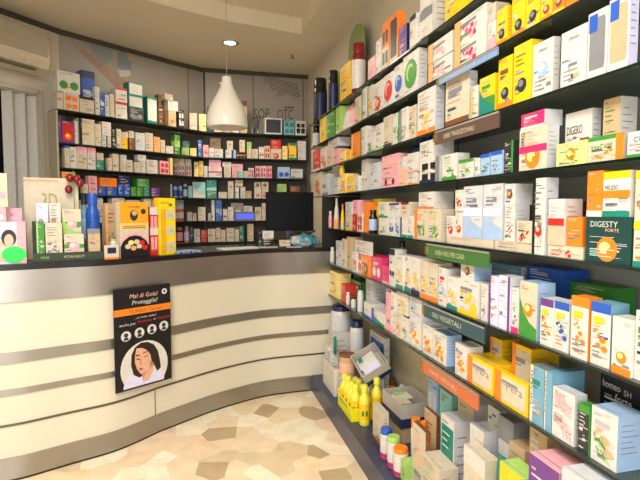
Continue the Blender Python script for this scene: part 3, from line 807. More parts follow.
C.add('''
314 321 172 c w fR
322 328 174 c e bE
334 339 178 c W xE
340 346 174 c y fO
339.5 345 163 b Y ky @+
346.5 354 177 c Y mW
354.5 358.5 176 c W LY
359 367.5 160 c W xE @s.03
370 380 163 c e xE @+
368 381 173 c w BG mY
382 398 171 c P dD xW
382 398 155 c P xW mS @+
399 407 168 c S xW
399 407 157 c W xP @+
407.5 417 172 c W bO xG
407.5 418 153 c W xP bP @+
420 440 158 c W qK bN rE
420 434 141 c W LG xE @+
412 419.5 147 c B XW @s.12
442.5 457 154 c W LG bG xg @S470
459 474 159 c W LG xg tG
475 480 158 c W bb
481 490 154 c b LT tB
491 502.5 151 c b LT tB
503 514 141 c k LG rG
520 548 127 c w CO mM xP |FERRO,k,.2,.55,.14,.36 @S560 @ce ;cream carton with orange fruit and magenta line
521.5 545 112 c M XW bW @+ @S563 @ce
557 587 142 c y cO LG @d.05
588 625 135 c w tG LO "VitaC100,G,.08,.50,.62,.2 rO @d.05
566 593 111 c W hT "DIGERO,k,.06,.6,.6,.16 @s.065 @S602 @ce
604 621 98 c u xG LG @s.065 @S638 @cW
628 648 131 c W "CU,k,.3,.6,.5,.2 bG
649 670 130 c Y xU
''')
D = rrow('D', 'fifth shelf of right wall')
D.add('''
328.5 332.5 211 b P kW
333.5 340 198 k W ho kW
340.5 345 204 k Y hw kO
345.5 352 215 c w bY
345.5 352 202 c e xE @+
352.5 357 214 c R xW
357.5 362.5 213 c W qR
352.5 362.5 200 c P xV @+
363.5 367 202 c O xW
369 378 210 b K hb kK ;dark syrup bottle with light blue label
366.5 377.5 199 c a xG @s.05
379 388 218 c W LG
379 388 202 c W bG xE @+
389 394 216 c W dB
394.5 400 216 c e fB
389 399.5 203 c W xV tV @+
400.5 407.5 217 c W lN bT
408 413.5 216 c W xR bT
401 413.5 202 c w tD xR @+
415 428 209 c w LG xO lO
428.5 441.5 209 c w LG xY @S455
419 434 192 c W bO xE @+
447 494 238 c w xR @d.09 ;low cream carton lying under the cherry and blue packs
''')
D.add('''
464 483 186 c e sb XE xL mL @+ ;left pale grey tall pack with blue picture
''')
D.add('''
447 455 216 c W CR xE @+
''')
D.add('''
455.5 463 211 c W CR xP @+
455.5 463 190 c W fR @+
495 533 242 c w xR @d.09 ;low cream carton lying under the olive packs
484 503.5 184 c e sb XE xL mL @+ ;right pale grey tall pack with blue picture
''')
D.add('''
505 515.5 205 c W LD xE @+ @S530 @ce
505 515.5 184 c W XE cU @+ @S533 @ce
''')
D.add('''
517 532.5 221 c w LD xE @+
548 584 246 c w fR @d.11 ;low white carton with red flowers lying below the orange carton
''')
D.add('''
534 546.5 178 c W LD lK CR xE @s0 @S559 @ce ;tall white carton with olive twig standing beside the red pack
''')
D.add('''
549 565 199 c W hS mR xP @+ 
567 583 217 c O Yw @+ ;plain orange carton left of the dark teal pack
567 582 201 c D HW @s.14
586.5 633 217 c Q "DIGESTY,W,.10,.78,.62,.13 "FORTE,S,.45,.68,.3,.07 CO yt @d.12
588 603.5 171 c O bW @+
604 631.5 171 c W tY "MELISSO,k,.06,.6,.5,.1 bT mO @+
634.5 655 222 c w LO tY bT
634.5 655 170 c w tY CO @+
656 690 190 c W hG
''')
E_ = rrow('E', 'sixth shelf of right wall')
E_.add('''
330 335 247 b W kW
336 341.5 241 c e xE
342 346.5 239 c w xU
347 351.5 237 c u LG
352 357 252 c W fR
357.5 361.5 248 c W qR
361.5 371 255 c O xW CU
355 371.5 241 c W xR @+
372 381.5 257 c M Xw dW
382 389 266 c M bP
376 387 255 c B xW @s.045 @d.06
389.5 395 249 c W dK xE tK
394.5 402.5 241 b W kK @s.14
396.5 403.5 255 c W fY bT
404 411 256 c W fY bT
411.5 420.5 258 c W fY bN
421 429 261 c w fY bO
429.5 438 263 c w fY bO
439 447 268 c W XR fb
447.5 458 277 c W fY bT
458.5 479 280 c W fY XE bY @S491 @cW
461 474.5 263 c W cU @+ @S492 @cb
481.5 488 284 c W LV xE
489.5 499 276 c L lV xe
499.5 510.5 276 c L rV xe @S524 @ce
511 519.5 288 c W fV bM
520.5 538 282 c w sG cO @S556 @cb
486 522 264 c z xW @s.16 @ce
527 565 268 c B xb @s.17
541 554 299 c W tV fO yE XY
554.5 570 302 c W tB fB yO XY
572 589.5 297 c W tO fO yE XY @S603 @cO
592 612 303 c W tB fO yE XY @S630 @cz
613 633 318 c W CO bO @s.0 @d.05
634 660 312 c W fG XG
562 615 284 c G xg @s.19
''')
F = rrow('F', 'lowest shelf of right wall')
F.add('''
330 338.5 272 c y xO LO
340 350 271 j N kN @s.08
341.5 345.5 284 c R xW
346 350.5 292 b W kW
351 356.5 297 b W kK
348 357 281 c G XW @s.06
357.5 363.5 285 b e he kK
364 371 303 c W bB
371.5 385 311 c W sT lB
366 375 279 c e xE @s.07
376.5 387 289 c e xE @s.06
386 390.5 292 c P xM
391 395.5 292 c W bP xP
396.5 401 313 c w fO
401.5 408 318 c W LG
397 408 293 c W fY @+
408.5 421 322 c W fO xE
410 422 297 c e xE @+
423 433 326 c W fO LO
433.5 447 333 c W fO xE LO @S462 @cb
455.5 467 345 c W fO LO "Fior,k,.1,.7,.6,.15
468 494 361 c Y Bw XE lO "Pera,E,.35,.5,.5,.28 ;yellow carton with fruit picture below its stacked twin
479 494 338 c Y Bw XE lO @s.07 
495.5 529 377 c Y Bw XE lO "Pera,E,.35,.5,.5,.28 @S532 @cY ;wide yellow carton with fruit picture near the pale blue packs
503.5 532 344 c Y Bw XE lO @s.08 @S560 @cY
531 545 367 c z lW XT |NUTRI,k,.17,.3,.13,.6 @S565 @cE ;pale blue carton with white spine beside the yellow packs
545.5 552.5 372 c z lW |NUTRI,k,.17,.3,.13,.6 @S585 @cz
553 575.5 391 c W ~P xP @S588 @ce ;white carton with pink curved lines
579 590 405 c k tG xW @S600 @cG
592 619 411 c W XP fu LG @S646 @cb @d.11 ;white carton with green plant in front of the black one
601 650 371 c K "homeo,W,.05,.70,.40,.10 "SH,e,.52,.68,.16,.08 "forte,W,.34,.55,.36,.12 yW @s.13 @d.05
''')
# green leaf panel standing at the back of the top shelf
mb = MB(); a = on_plane(337, 60, Vector((1.25, 0)), Vector((1, 0))); b = on_plane(364, 60, Vector((1.25, 0)), Vector((1, 0)))
L = a.y - b.y; gm = mat('leaf_green_panel', '7C9450', .5)
zt = on_plane(355, 26, Vector((1.25, 0)), Vector((1, 0))).z - 2.2355
prof = [(0, 0), (L, 0), (L, zt * .6)] + [(L * (.72 + .28 * math.cos(t * PI / 10)), zt * (.74 + .26 * math.sin(t * PI / 10))) for t in range(1, 9)] + [(L * .46, zt * .68), (0, zt * .64)]
mb.poly([(x, 0, z) for x, z in prof], gm); mb.poly([(x, .012, z) for x, z in reversed(prof)], gm)
for p, q in zip(prof, prof[1:] + prof[:1]): mb.poly([(p[0], .012, p[1]), (q[0], .012, q[1]), (q[0], 0, q[1]), (p[0], 0, p[1])], gm)
o = mb.build('leaf_header_panel', loc=(1.25, a.y, 2.2355), rz=-PI / 2); tag(o, 'green leaf-shaped display panel rising behind the top shelf bottles', 'panel')

# ------------------------------------------------------------------ deck items on the plinth
K = Row((.935, 0), RU, .1305, .76, 'floor level plinth', 'goods on the floor level plinth', dmax=.36)
K.add('''
370 385 334 c W BB mW @s.27 @S390
''')
def deck(shape, base, toks, x, y, z, w, d, h, label, cap=None, cat=None, nm=None):
    # x,y: the corner nearest the floor edge and the counter; w along the wall, d into it
    o, _ = make_item(shape, base, toks, w, d, h, Matrix.Translation((x, y, z)) @ Matrix.Rotation(-PI / 2, 4, 'Z'), cap); tag(o, label, cat or KIND[shape][1]); return o
deck('c', 'W', ['xE'], 1.008, 3.68, .1305, .16, .16, .38, 'white carton carrying the big navy-lidded jar by the counter')
deck('j', 'W', ['he'], 1.008, 3.68, .511, .16, .16, .20, 'big white tub with navy lid beside the counter corner', 'N')
deck('c', 'w', ['xE'], 1.07, 3.36, .1305, .11, .11, .28, 'cream carton carrying the slimmer navy-lidded jar')
deck('j', 'W', ['he'], 1.072, 3.358, .411, .10, .10, .24, 'slimmer white jar with navy lid right of the big tub', 'N')
def open_box(name, M, w, d, h, m_out, m_in, m_low, label, cat='box', t=.006, low=.35):
    r = empty(name, M=M); tag(r, label, cat)
    mb = MB(); mb.box(0, 0, 0, w, d, t, m_out)
    for x0, y0, x1, y1 in ((0, 0, w, t), (0, d - t, w, d), (0, t, t, d - t), (w - t, t, w, d - t)):
        mb.box(x0, y0, t, x1, y1, h, m_out)
    mb.build('box_body', parent=r)
    if m_low:
        mb = MB(); e = .0008
        for x0, y0, x1, y1 in ((-e, -e, w + e, 0), (-e, d, w + e, d + e), (-e, 0, 0, d), (w, 0, w + e, d)): mb.box(x0, y0, 0, x1, y1, h * low, m_low)
        mb.build('lower_band', parent=r)
    return r
def TM(x, y, z, rz=0, rx=0, ry=0): return Matrix.Translation((x, y, z)) @ Matrix.Rotation(rz, 4, 'Z') @ Matrix.Rotation(rx, 4, 'X') @ Matrix.Rotation(ry, 4, 'Y')
def lane(px, X): return on_plane(px, 200, Vector((X, 0)), Vector((1, 0))).y
greyc = mat('grey_cardboard', 'B5ADA2', .6); navyc = mat('navy_cardboard', '1D2C4C', .5); yel = mat('yellow_cardboard', 'E6E012', .4)
NAME[0] = 'product_box'
# bin with white boxes
y1, y0 = lane(323, .925), 3.22
LEN = y1 - y0
y1 = y1; 
bin_ = open_box('display_bin', TM(.925, y1, .1305, -PI / 2), LEN, .078, .20, mat('offwhite_board', 'CFCBBE', .5), None, mat('offwhite_shade', 'A7A69C', .5), 'off-white display bin holding white boxes by the counter foot', 'bin', low=.0001)
for k, (f, zz, hh, bc, tk) in enumerate(((.02, .137, .29, 'W', ['xE']), (.27, .137, .305, 'W', ['bB', 'xE']), (.52, .137, .27, 'W', ['lB', 'mB']))):
    o, wd = make_item('c', bc, tk, LEN * .17, .06, hh, TM(.935, y1 - .01 - LEN * f * .74, zz, -PI / 2)); tag(o, ('upright white carton with grey print', 'upright white carton with blue base band', 'upright white carton with blue left edge')[k] + ' in the off-white bin', 'box', 'cartons in the off-white bin')
cx, cy = 1.0, lane(347, 1.0)
r = empty('paper_canister', loc=(.985, lane(345, .985), .137)); r.location = (1.0, y0 - .065, .3015); tag(r, 'round paper canister with brown lid by the yellow bottles', 'canister')
mb = MB(); mb.lathe([(.055, 0), (.055, .03), (.055, .10), (.055, .14)], card('u'), mf=lambda j: card('S') if j == 1 else card('u'), n=28); mb.build('canister_body', parent=r, smooth=True)
mb = MB(); mb.lathe([(.057, .14), (.057, .155), (.053, .158), (.05, .150)], card('U'), n=28); mb.build('canister_lid', parent=r, smooth=True)
deck('c', 'e', ['xE', 'bB'], .945, y0 - .008, .1305, .11, .11, .17, 'pale grey carton under the round paper canister')
# teal leaflet box leaning
o, _ = make_item('c', 'T', ['xW', 'bt'], .07, .02, .11, TM(.955, y0 + .14, .445, -PI / 2 - .2, .0, .5)); tag(o, 'tilted teal carton lying over the bin\'s white boxes', 'box')

# yellow tray of bottles
ty0, ty1 = lane(353, .92), lane(336, .92)
print('TRAY', ty0, ty1, LEN, y0, y1)
ty1 = 3.095; ty0 = ty1 - .30
tr = empty('bottle_tray', M=TM(.915, ty1, .1305, -PI / 2)); tag(tr, 'bright yellow cardboard tray of yellow bottles on the plinth', 'tray')
tl, tw, th = ty1 - ty0, .152, .085
mb = MB()
mb.box(0, 0, 0, tl, tw, .004, yel); mb.box(0, 0, .004, tl, .004, th, yel); mb.box(0, tw - .004, .004, tl, tw, th * 1.6, yel); mb.box(0, .004, .004, .004, tw - .004, th * 1.4, yel); mb.box(tl - .004, .004, .004, tl, tw - .004, th, yel)
prints(mb, ['XG'], tl, th, y=-.001)
mb.build('tray_body', parent=tr)
def yellow_bottle(M, label, h=.23, rr=.034):
    r = empty('yellow_bottle', M=M); tag(r, label, 'bottle', 'yellow bottles on the plinth'); y = plastic('a')
    mb = MB(); mb.lathe([(rr * .9, 0), (rr, .01), (rr, h * .15), (rr, h * .55), (rr * .95, h * .66), (rr * .5, h * .78), (rr * .42, h * .84)], y, n=16, mf=lambda j: plastic('Y') if j == 2 else y)
    for a in (-2.2, -1.5): mb.poly([((rr + .0008) * math.cos(a + t), (rr + .0008) * math.sin(a + t), z) for t, z in ((-.25, h * .25), (.25, h * .25), (.2, h * .38), (-.2, h * .38))], card('G'))
    mb.build('bottle_body', parent=r, smooth=True)
    mb = MB(); mb.lathe([(rr * .6, h * .84), (rr * .6, h * .97), (rr * .5, h)], plastic('a'), n=16); mb.build('cap', parent=r, smooth=True); return r
rows_ = ('farthest', 'second', 'third', 'nearest')
for i in range(4):
    for j in range(2):
        p = tr.matrix_world @ Vector((.040 + i * .0733, .040 + j * .073, .0045))
        yellow_bottle(TM(p.x, p.y, p.z), 'yellow bottle in the tray, %s from the counter in the %s row' % (('first', 'second', 'third', 'last')[i], ('floor side', 'wall side')[j]), .215 - .03 * j + .01 * (i % 2))
yellow_bottle(TM(.985, ty0 - .045, .1305), 'loose yellow bottle just beside the yellow tray, nearer the floor edge', .25)
yellow_bottle(TM(1.085, ty0 + .005, .1305), 'loose yellow bottle between the yellow tray and the grey carton', .27)
o, _ = make_item('j', 'k', ['hG'], .06, .06, .16, TM(1.14, ty0 + .02, .1305), 'W'); tag(o, 'dark green jar behind the yellow tray', 'jar')
# support and tilted grey carton
sup, _ = make_item('c', 'W', ['xE'],   .20, .095, .22, TM(1.075, ty1 - .0, .1305, -PI / 2)); tag(sup, 'white carton propping up the tilted grey carton', 'box')
tc_ = open_box('tilted_display_carton', TM(1.035, ty1 - .012, .395, -PI / 2 - .15, .0, 0) @ Matrix.Rotation(R(30), 4, 'X') @ Matrix.Rotation(R(18), 4, 'Y'), .25, .19, .085, greyc, None, navyc, 'tilted grey open carton with navy base, papers inside, leaning above the tray', 'box')
mb = MB(); mb.box(.02, .02, .03, .13, .15, .034, card('W'), M=Matrix.Rotation(.12, 4, 'X')); mb.box(.13, .03, .03, .22, .15, .036, card('L'), M=Matrix.Rotation(.1, 4, 'X')); mb.poly([(.03, .03, .052), (.07, .03, .052), (.07, .06, .056), (.03, .06, .056)], card('T')); mb.build('leaflets', parent=tc_)
# grey open carton, navy base
gy = lane(384, 1.04)
deck('c', 'u', ['xU'], 1.11, 2.69, .1305, .23, .16, .09, 'tan carton under the grey open display carton')
gc = open_box('open_display_carton', TM(1.09, 2.72, .2215, -PI / 2 + .03), .27, .20, .135, greyc, None, navyc, 'grey open carton with navy base holding white papers', 'box', low=.4)
mb = MB(); mb.box(.04, .04, .10, .14, .15, .104, card('W'), M=Matrix.Rotation(.1, 4, 'X')); mb.box(.03, .05, .115, .07, .12, .118, card('g')); mb.box(.1, .03, .108, .2, .1, .113, card('w')); mb.build('papers', parent=gc)
print('OPEN', lane(379, 1.045), lane(400, 1.045), 'tray', ty0, ty1)

K2 = Row((.935, 0), RU, .1305, .76, 'floor level plinth', 'goods on the floor level plinth', dmax=.36)
K2.add('''
373 383 408 c w bU xu @s.035 @S389 @cw ;cream carton with brown base band beside the blue-capped tube
380 393 428 t W bM kB @s0 ;white tube with blue cap and magenta base
387 401 436 t W bM kg @s0 ;white tube with lime cap and magenta base
393 409 447 t W bM kO @s0 ;white tube with orange cap nearest the floor edge
411 421 418 t W lb kO @s.10 ;white tube with orange cap behind the lime-capped one
420 428 421 t w lb kO @s.13 ;cream tube with orange cap beside the pink-printed carton
413 426 427 c w cS xP @s.06 @S431 @cU
422 434 412 c u xU @s.15 @S437 @cU
398 415 465 c g xW @s.02 @d.06
418 440 460 c w LG xg @s.04 @S459
433 446 419 c W BT xW @s.09 @S468 @ce ;white carton with dark teal panel and pale grey side
440 452 392 c t LG @s.28
458 474 402 c u xU @s.24 @ce @S500
470 484 428 c W qN bN @s.12 @S500 @ce
464 486 453 c w CO bY tW @s.05 @S500
499 514 419 c e LG tE @s.16 @S530 @cE ;grey carton with dark green leaves below the yellow packs
488 500 408 c W mT @s.24 @S520 
530 548 425 c u XE xU @s.15 @d.05
487 506 462 p T mY @s.05
529 560 463 c V mW xW @s.03 @S600 @cP ;purple pack with white stripe and pink top
500 524 470 c g mB tY @s.02 @d.07
562 590 466 c e xW @s.02
592 622 470 c E xW @s.1
486 504 448 c u bG xE @s.06
428 438 380 c b xW qe @s.29
399 405 385 j R hO kW @s.30
388 396 379 j O hR kU @s.30
''')
# ------------------------------------------------------------------ back wall shelves and their goods
BS = [('top', 2.335), ('second', 2.05), ('third', 1.83), ('fourth', 1.595), ('fifth', 1.34), ('sixth', 1.10)]
LD = Vector((1.0, .73)).normalized(); LN = Vector((-LD.y, LD.x))
Lf = Vector((-1.2, 4.93)) - LN * .25
nx = on_plane(180, 150, Lf, LN)                      # where the angled run meets the straight run
JN = Vector((nx.x, nx.y))
bsm = mat('dark_shelf_edge', '14201C', .3)
Lend = (JN - Lf).length
def shelf_poly(z):
    P = [Lf - LD * .13, JN, Vector((.08, YB - .27)), Vector((1.27, YB - .25)), Vector((1.27, YB - .0105)), Vector((.085, YB - .0105)), Vector((-.195, 5.645)), Vector((-1.185, 4.925)), Vector((-1.27, 4.80))]
    return P
for i, (nm, z) in enumerate(BS):
    P = shelf_poly(z); mb = MB()
    mb.poly([(p.x, p.y, z) for p in P], bsm); mb.poly([(p.x, p.y, z - .012) for p in reversed(P)], bsm)
    for a, b in zip(P, P[1:] + P[:1]): mb.poly([(a.x, a.y, z - .012), (b.x, b.y, z - .012), (b.x, b.y, z), (a.x, a.y, z)], bsm)
    o = mb.build('back_shelf'); tag(o, '%s dark shelf of the wall behind the counter' % (nm if nm != 'top' else 'topmost'), 'shelf', 'shelves behind the counter')
dbk = mat('dark_shelf_sheet', '5E574F', .6, noise=.04)  # thin dark sheets added over the wall to darken the gaps between shelves
for nm_, a_, b_ in (('trim_12', (-1.17, 4.944), (-.205, 5.648)), ('trim_13', (-.195, 5.655), (.078, 5.82)), ('trim_14', (.082, 5.822), (1.32, 5.822))):
    a_, b_ = Vector(a_), Vector(b_); d_ = b_ - a_; mb = MB(); mb.box(0, -.001, .0, d_.length, .003, 2.32, dbk); S(mb.build(nm_, loc=(a_.x, a_.y, 0), rz=math.atan2(d_.y, d_.x)))
mb = MB(); mb.box(-.016, 0, 0, 0, .17, 2.335 - .013, mat('unit_side', 'AFA68F', .5)); e_ = Lf - LD * .13; S(mb.build('trim_11', loc=(e_.x, e_.y, 0), rz=math.atan2(LD.y, LD.x)))
SPEC = {}
NAME[0] = 'medicine_carton'
SPEC['top'] = ('''
57 63 92 c w xP
63.5 79 93 c w qO xR
79.5 94 97 c w tK xE
57 80 72 c W dG @+ ;white carton with two green discs stacked highest
81 94.5 71 c B cb tN @s.13
95 99.5 87 c W xE
100 104 92 c B mW
105 109 95 c e xk
109.5 114 94 c w xP
115.5 127 102 c W tR
115.5 127 88 c W tR @+
128.5 144 108 c k xW dE
128.5 143 96 c T BW @+
128.5 143 83 c T BW @+
147 157 97 c T BW
158 164 95 c U xw @s.08
165 176 110 c u LU
168 178 101 c W xP @+
165 173 94 c w xS @+
177.5 184 110 c k qW
''', '''
189.5 197 113 c w fP
199 206 114 c y xW
207 213 107 c k dE
214 222 112 c w xG
223 231 110 c u xU
232 239 108 c W xE
240 247 101 c u xW tU
265 282 118 c e Bk ;pale grey frame with a dark screen panel
284 294.5 120 c z Xt qT
295.5 306 121 c W qK dK
''')
SPEC['second'] = ('''
58 61 118 c V xW
61.5 74 121 c V BR CO
74.5 78 121 c W xP
78.5 94.5 119 c w lK xu
95 101 124 c w xu
102 106 136 c e xk
106.5 111 136 c w lk
102 111 122 c W xP @+
112 116 129 c k xg
116.5 121 129 c w xG
121.5 127.5 138 c Y xU
121.5 128 132 c w xP @+
129 134 138 c U xY
129 134 131 c w xR @+
135.5 145 133 c e xW
145.5 153 133 c w xE
154 160 137 c o xU
160.5 165 140 c w xG
166 173.5 146 c W xg
174.5 180 147 c G XW
174.5 180 141 c g xG @+
174.5 180 135 c G xg @+
''', '''
181.5 189 147 c g xW
182 189.5 141 c T xW @+
190 196.5 148 c y xO
198 202 140 c B XW
203 208.5 145 c P xW fR
209 214 148 c W xS
214.5 223 149 c W bt xT
210 221 138 c u xU @s.13
225.5 231.5 150 c W xE
227 233 141 c w xK @+
232.5 236 150 c b xB
236.5 239.5 152 c K mO
240 242.8 152 c K mO ;slim black orange-banded carton, centre one of three
243.3 246 152 c K mO ;slim black orange-banded carton, rightmost of three
239.5 245 140 c w xk @+
247 251.5 149 c w xE
247 251.5 142 c g xG @+
252 258 149 c w xG
259 264 147 c W dR
264.5 270 146 c w qR
270.5 281.5 149 c w CR
271 281 140 c R xW @+
282.5 287.5 146 c y xR
289 296.5 143 c Y tT bT
298 306 150 c e xE
298 306 141 c e xU @+
''')
SPEC['third'] = ('''
64.5 69.5 148 c w xE
64.5 69.5 142 c B xW @+
70 76.5 147 c W xE
77 87 153 c w xE
77 87 144 c P xW @+
87.5 95.5 153 c W xB
87.5 95.5 145 c P xM @+
96 104 160 c T xW
97 103.5 153 c w xE @+
107.5 112 158 c w xE
112.5 118.5 154 c w xP
120.5 126.5 162 c w xE
120.5 126.5 155 c e xk @+
127 132.5 160 c w xG
134.5 140 162 c w xE
140.5 145.5 161 c e xE
138 146 155 c W xk @+
146.5 157.5 160 c W xV lw
160 169 161 c P qR
170 172.5 158 c y xO
''', '''
173 178 164 c W qR
178.5 185 164 c W qR ;white carton with red squares, middle of the yellow-topped group
185.5 191.5 164 c w qR
173 184.5 158 c y xO @+
185 191 157 c W xE @+
194 198.5 162 c y XO
199 203 161 c Y bO
203.5 207.5 166 c W xE
208.5 222 167 c W mM xM
209 221 160 c P xW @+
224 231 167 c w xU
222.5 231.5 162 c W xE @+
232 237.5 171 c P xR
238 243 171 c t xT
232 243 164 c P xV @+
243.5 248 171 c w xT
248.5 254 168 c W qM
255.5 259.8 166 c P qD
260.3 266 166 c W qM ;white carton with magenta squares, right of the pink one
266.5 272 166 c P qM
278 290 167 c b dB
291 303 169 c e xE bE
''')
SPEC['fourth'] = ('''
62 75 172 c o xR
83 88 184 c w xE
88.5 97 176 c P xR
98 106 187 c B xW
106.5 117 187 c B xW ;blue carton under the orange one, right half
100 117 178 c O xR @+
118 123.5 184 c B xW
124 130 184 c B xO
118 130 176 c N xB @+
131 136.5 187 c G xW
137 143 187 c G xg
143.5 149.5 187 c T xg
137 149 179 c G xW @+
151 159.5 188 c V xP
''', '''
158.5 163 184 c O xY
163.5 168 184 c y xR
168.5 172 184 c W xE
173 178 184 b W hB kB
178.5 182.5 186 b b hB kW
183 187.5 184 b B hW kW
188 192 186 c t xT
192.5 205.5 182 c t sW xT
206.5 216.5 180 c T LG mt
218.5 227 192 c w xE
228 233.5 192 c W xk
228 233.5 181 c w cE @+
234.5 239 187 c W lE
235 243 180 c w bR @+
240.5 245.5 187 c e lW
246 251.5 191 c u xG
254.5 261 188 c W CR xu
261.5 268.5 188 c w CR
254.5 260.5 182 c w cK @+
261.5 268.5 182 c w cK @+
277.5 286.5 184 c g xG
290 300 186 c U xW
''')
SPEC['fifth'] = ('''
80 92 200 c w xE
93 103 198 c e xE
104 111 203 c w xG
112 124.5 197 c W xE
126 140 200 c w xP
144 151 196 c W xE
152 158 199 c o xU
160 168 200 c w xk
''', '''
174.5 183.5 200 c W mR bR
187 192 212 c w xR
192.5 196.5 213 c u xE
198 205.5 207 c w xE
211 214.5 199 c W lE
208 213.5 213 c w xE @s.05
215.5 222 199 c B mz
223 227.5 209 c w dB
228 233.5 207 c W xB
231 243.5 203 c w xE @s.12
235.5 241 210 c w xE
244 252.5 206 c e xk
255 261.5 207 c w xG
262 265.5 203 c W xE
268 276 206 c w xU
279 288 208 c e xE
''')
SPEC['sixth'] = ('''
126 140 226 c w xE
142 152 224 c e xE
''', '''
176 183 227 j D hP kP
184 189.5 226 b P hL kW
190 193.5 227 c N xW
194 200 229 c W xR
201 207 230 c R xW
208 215.5 229 c w xR
216 220.5 228 c w xE
221 225.5 230 c w xE
226.5 234 228 c w xE
234.5 239 227 c w tU
239.5 244 226 c T xW
247.5 253.5 224 c w xE
''')
zl = {'top': 2.9, 'second': 2.32, 'third': 2.035, 'fourth': 1.815, 'fifth': 1.58, 'sixth': 1.32}
for nm, z in BS:
    a, b = SPEC[nm]
    if a.strip():
        r = Row(tuple(Lf + LN * .006), tuple(LD), z + .0005, zl[nm], '%s shelf left behind counter' % nm, 'packs on the %s shelf behind the counter' % nm, dmax=.235); r.add(a)
    ud = Vector((1, .0))
    r = Row((0, YB - .243), (1, 0), z + .0005, zl[nm], '%s shelf right behind counter' % nm, 'packs on the %s shelf behind the counter' % nm, dmax=.23)
    r.items.append([-9, JN.x - .0, -.1, .3, z - .1, z + .4]) if False else None; r.add(b)

# black wire stand beside the screen panel on the top shelf
mb = MB(); p = on_back(256, 128, .12)
for k in range(7):
    a = k * .9; mb.tube([(.03 * math.cos(a), .02 * math.sin(a), 0), (.02 * math.cos(a + 1), .02 * math.sin(a + 1), .08), (.05 * math.cos(a + .5), .03 * math.sin(a), .17 + .01 * k)], .004, BLACK, 6)
mb.lathe([(.05, 0), (.05, .006)], BLACK); o = mb.build('wire_stand', loc=(p.x, p.y, 2.3355)); tag(o, 'black wire stand beside the screened frame on the top back shelf', 'stand')

# ------------------------------------------------------------------ on the counter
NAME[0] = 'product_box'
ZC = 1.1605
def cpos(px, off):   # a point 'off' metres behind the counter's front edge, seen at column px
    best = None
    for i in range(len(CC)):
        p = CC[i] - nrm(i) * off; q = Vector((p.x, p.y, ZC - CZ)); w = q.dot(FW)
        if w <= .1: continue
        x = 320 + FPX * q.dot(RT) / w
        if best is None or abs(x - px) < best[0]: best = (abs(x - px), p, i, x)
    _, p, i, x = best
    j = i + 1 if x < px and i + 1 < len(CC) else i
    if j != i:
        p2 = CC[j] - nrm(j) * off; q = Vector((p2.x, p2.y, ZC - CZ)); x2 = 320 + FPX * q.dot(RT) / q.dot(FW)
        t = (px - x) / (x2 - x) if abs(x2 - x) > .01 else 0; p = p + (p2 - p) * max(0, min(1, t))
    return p
def hz(px, py, p): 
    n = Vector((FW.x, FW.y)); return on_plane(px, py, p, n).z
class CRow(Row):
    pass
def crow(xa, xb, off, place='counter', zb=ZC, zmax=2):
    a, b = cpos(xa, off), cpos(xb, off); r = Row(tuple(a), tuple(b - a), zb, zmax, place, 'packs displayed on the counter', dmax=.4); return r
# far left pack with green sticker
r = crow(0, 28, .03); r.add('''
-22 26 222 c L "..,k,.1,.8,.05,.05 CS rP @d.10 ;pale lilac counter display with a woman's portrait and green sticker
''')
ob = LABELS[-1][0]; me = ob.data
mb = MB(); w_ = r.items[-1][1] - r.items[-1][0]; h_ = r.items[-1][5] - r.items[-1][4]
mb.poly([(u * w_, -.004, v * h_) for u, v in ell(.72, .22, .27, .2, 20)], mat('green_sticker', '2BE05A', .5)); 
st = mb.build('price_sticker'); st.parent = ob
mb = MB(); mb.poly([(u * w_, -.003, v * h_) for u, v in ell(.62, .62, .16, .2, 16)], card('K')); mb.poly([(u * w_, -.0035, v * h_) for u, v in ell(.62, .56, .10, .15, 16)], card('S')); pr_ = mb.build('portrait_print'); pr_.parent = ob
r.add('''
-18 6 207 c P xD dW @+ @d.07
7 21 208 c P fD xW @s.02 @d.05
''')
r2 = Row(tuple(r.p0), tuple(r.u), max(i_[5] for i_ in r.items) + .0005, 2, 'counter', 'packs displayed on the counter'); r2.k = 5
r2.add('''
-14 7 173 c w xP dP @s.01 @d.05 ;slim cream and pink carton topping the left counter stack
''')
# green display unit
dg = mat('dark_green_display', '2E3A26', .4)
a, b = cpos(30, .05), cpos(104, .05); d = b - a; L = d.length; rz = math.atan2(d.y, d.x)
zlip = .055
du = empty('counter_display', loc=(a.x, a.y, ZC), rz=rz); tag(du, 'dark green tiered counter display holding boxes', 'display stand')
mb = MB(); mb.box(0, 0, 0, L, .16, .012, dg); mb.box(0, 0, .012, L, .005, .05, dg); mb.box(0, .085, .012, L, .16, .12, dg); mb.box(0, .155, .12, L * .42, .16, .23, dg);
prints(mb, ['"NATURAL_BEAUTY,w,.42,.35,.3,.3', '"VERDE,g,.1,.35,.12,.25'], L, .05, y=-.001); mb.build('display_tray', parent=du)
du_r = Row((a.x, a.y), tuple(d), ZC + .0125, 2, 'counter', 'boxes in the dark green counter display', dmax=.4); du_r.place = 'green counter display'
du_r.add('''
36 44 222 c G lg @s.012 @d.06
45 62 223 c w LK bg xE @s.012 @d.06
64 84 234 c w mG bg cP @s.012 @d.06 ;white carton with pink disc, front right
88 100 229 c u xE tE @s.012 @d.06
''')
t2 = Row((a.x, a.y), tuple(d), ZC + .1205, 2, 'green display upper tier', 'boxes in the dark green counter display', dmax=.4)
t2.add('''
36 48 203 c L fD bD @s.09 @d.05
49 60.5 203 c W fD bD xE @s.09 @d.05
62 81 209 c w mG cP sg @s.09 @d.05 
''')
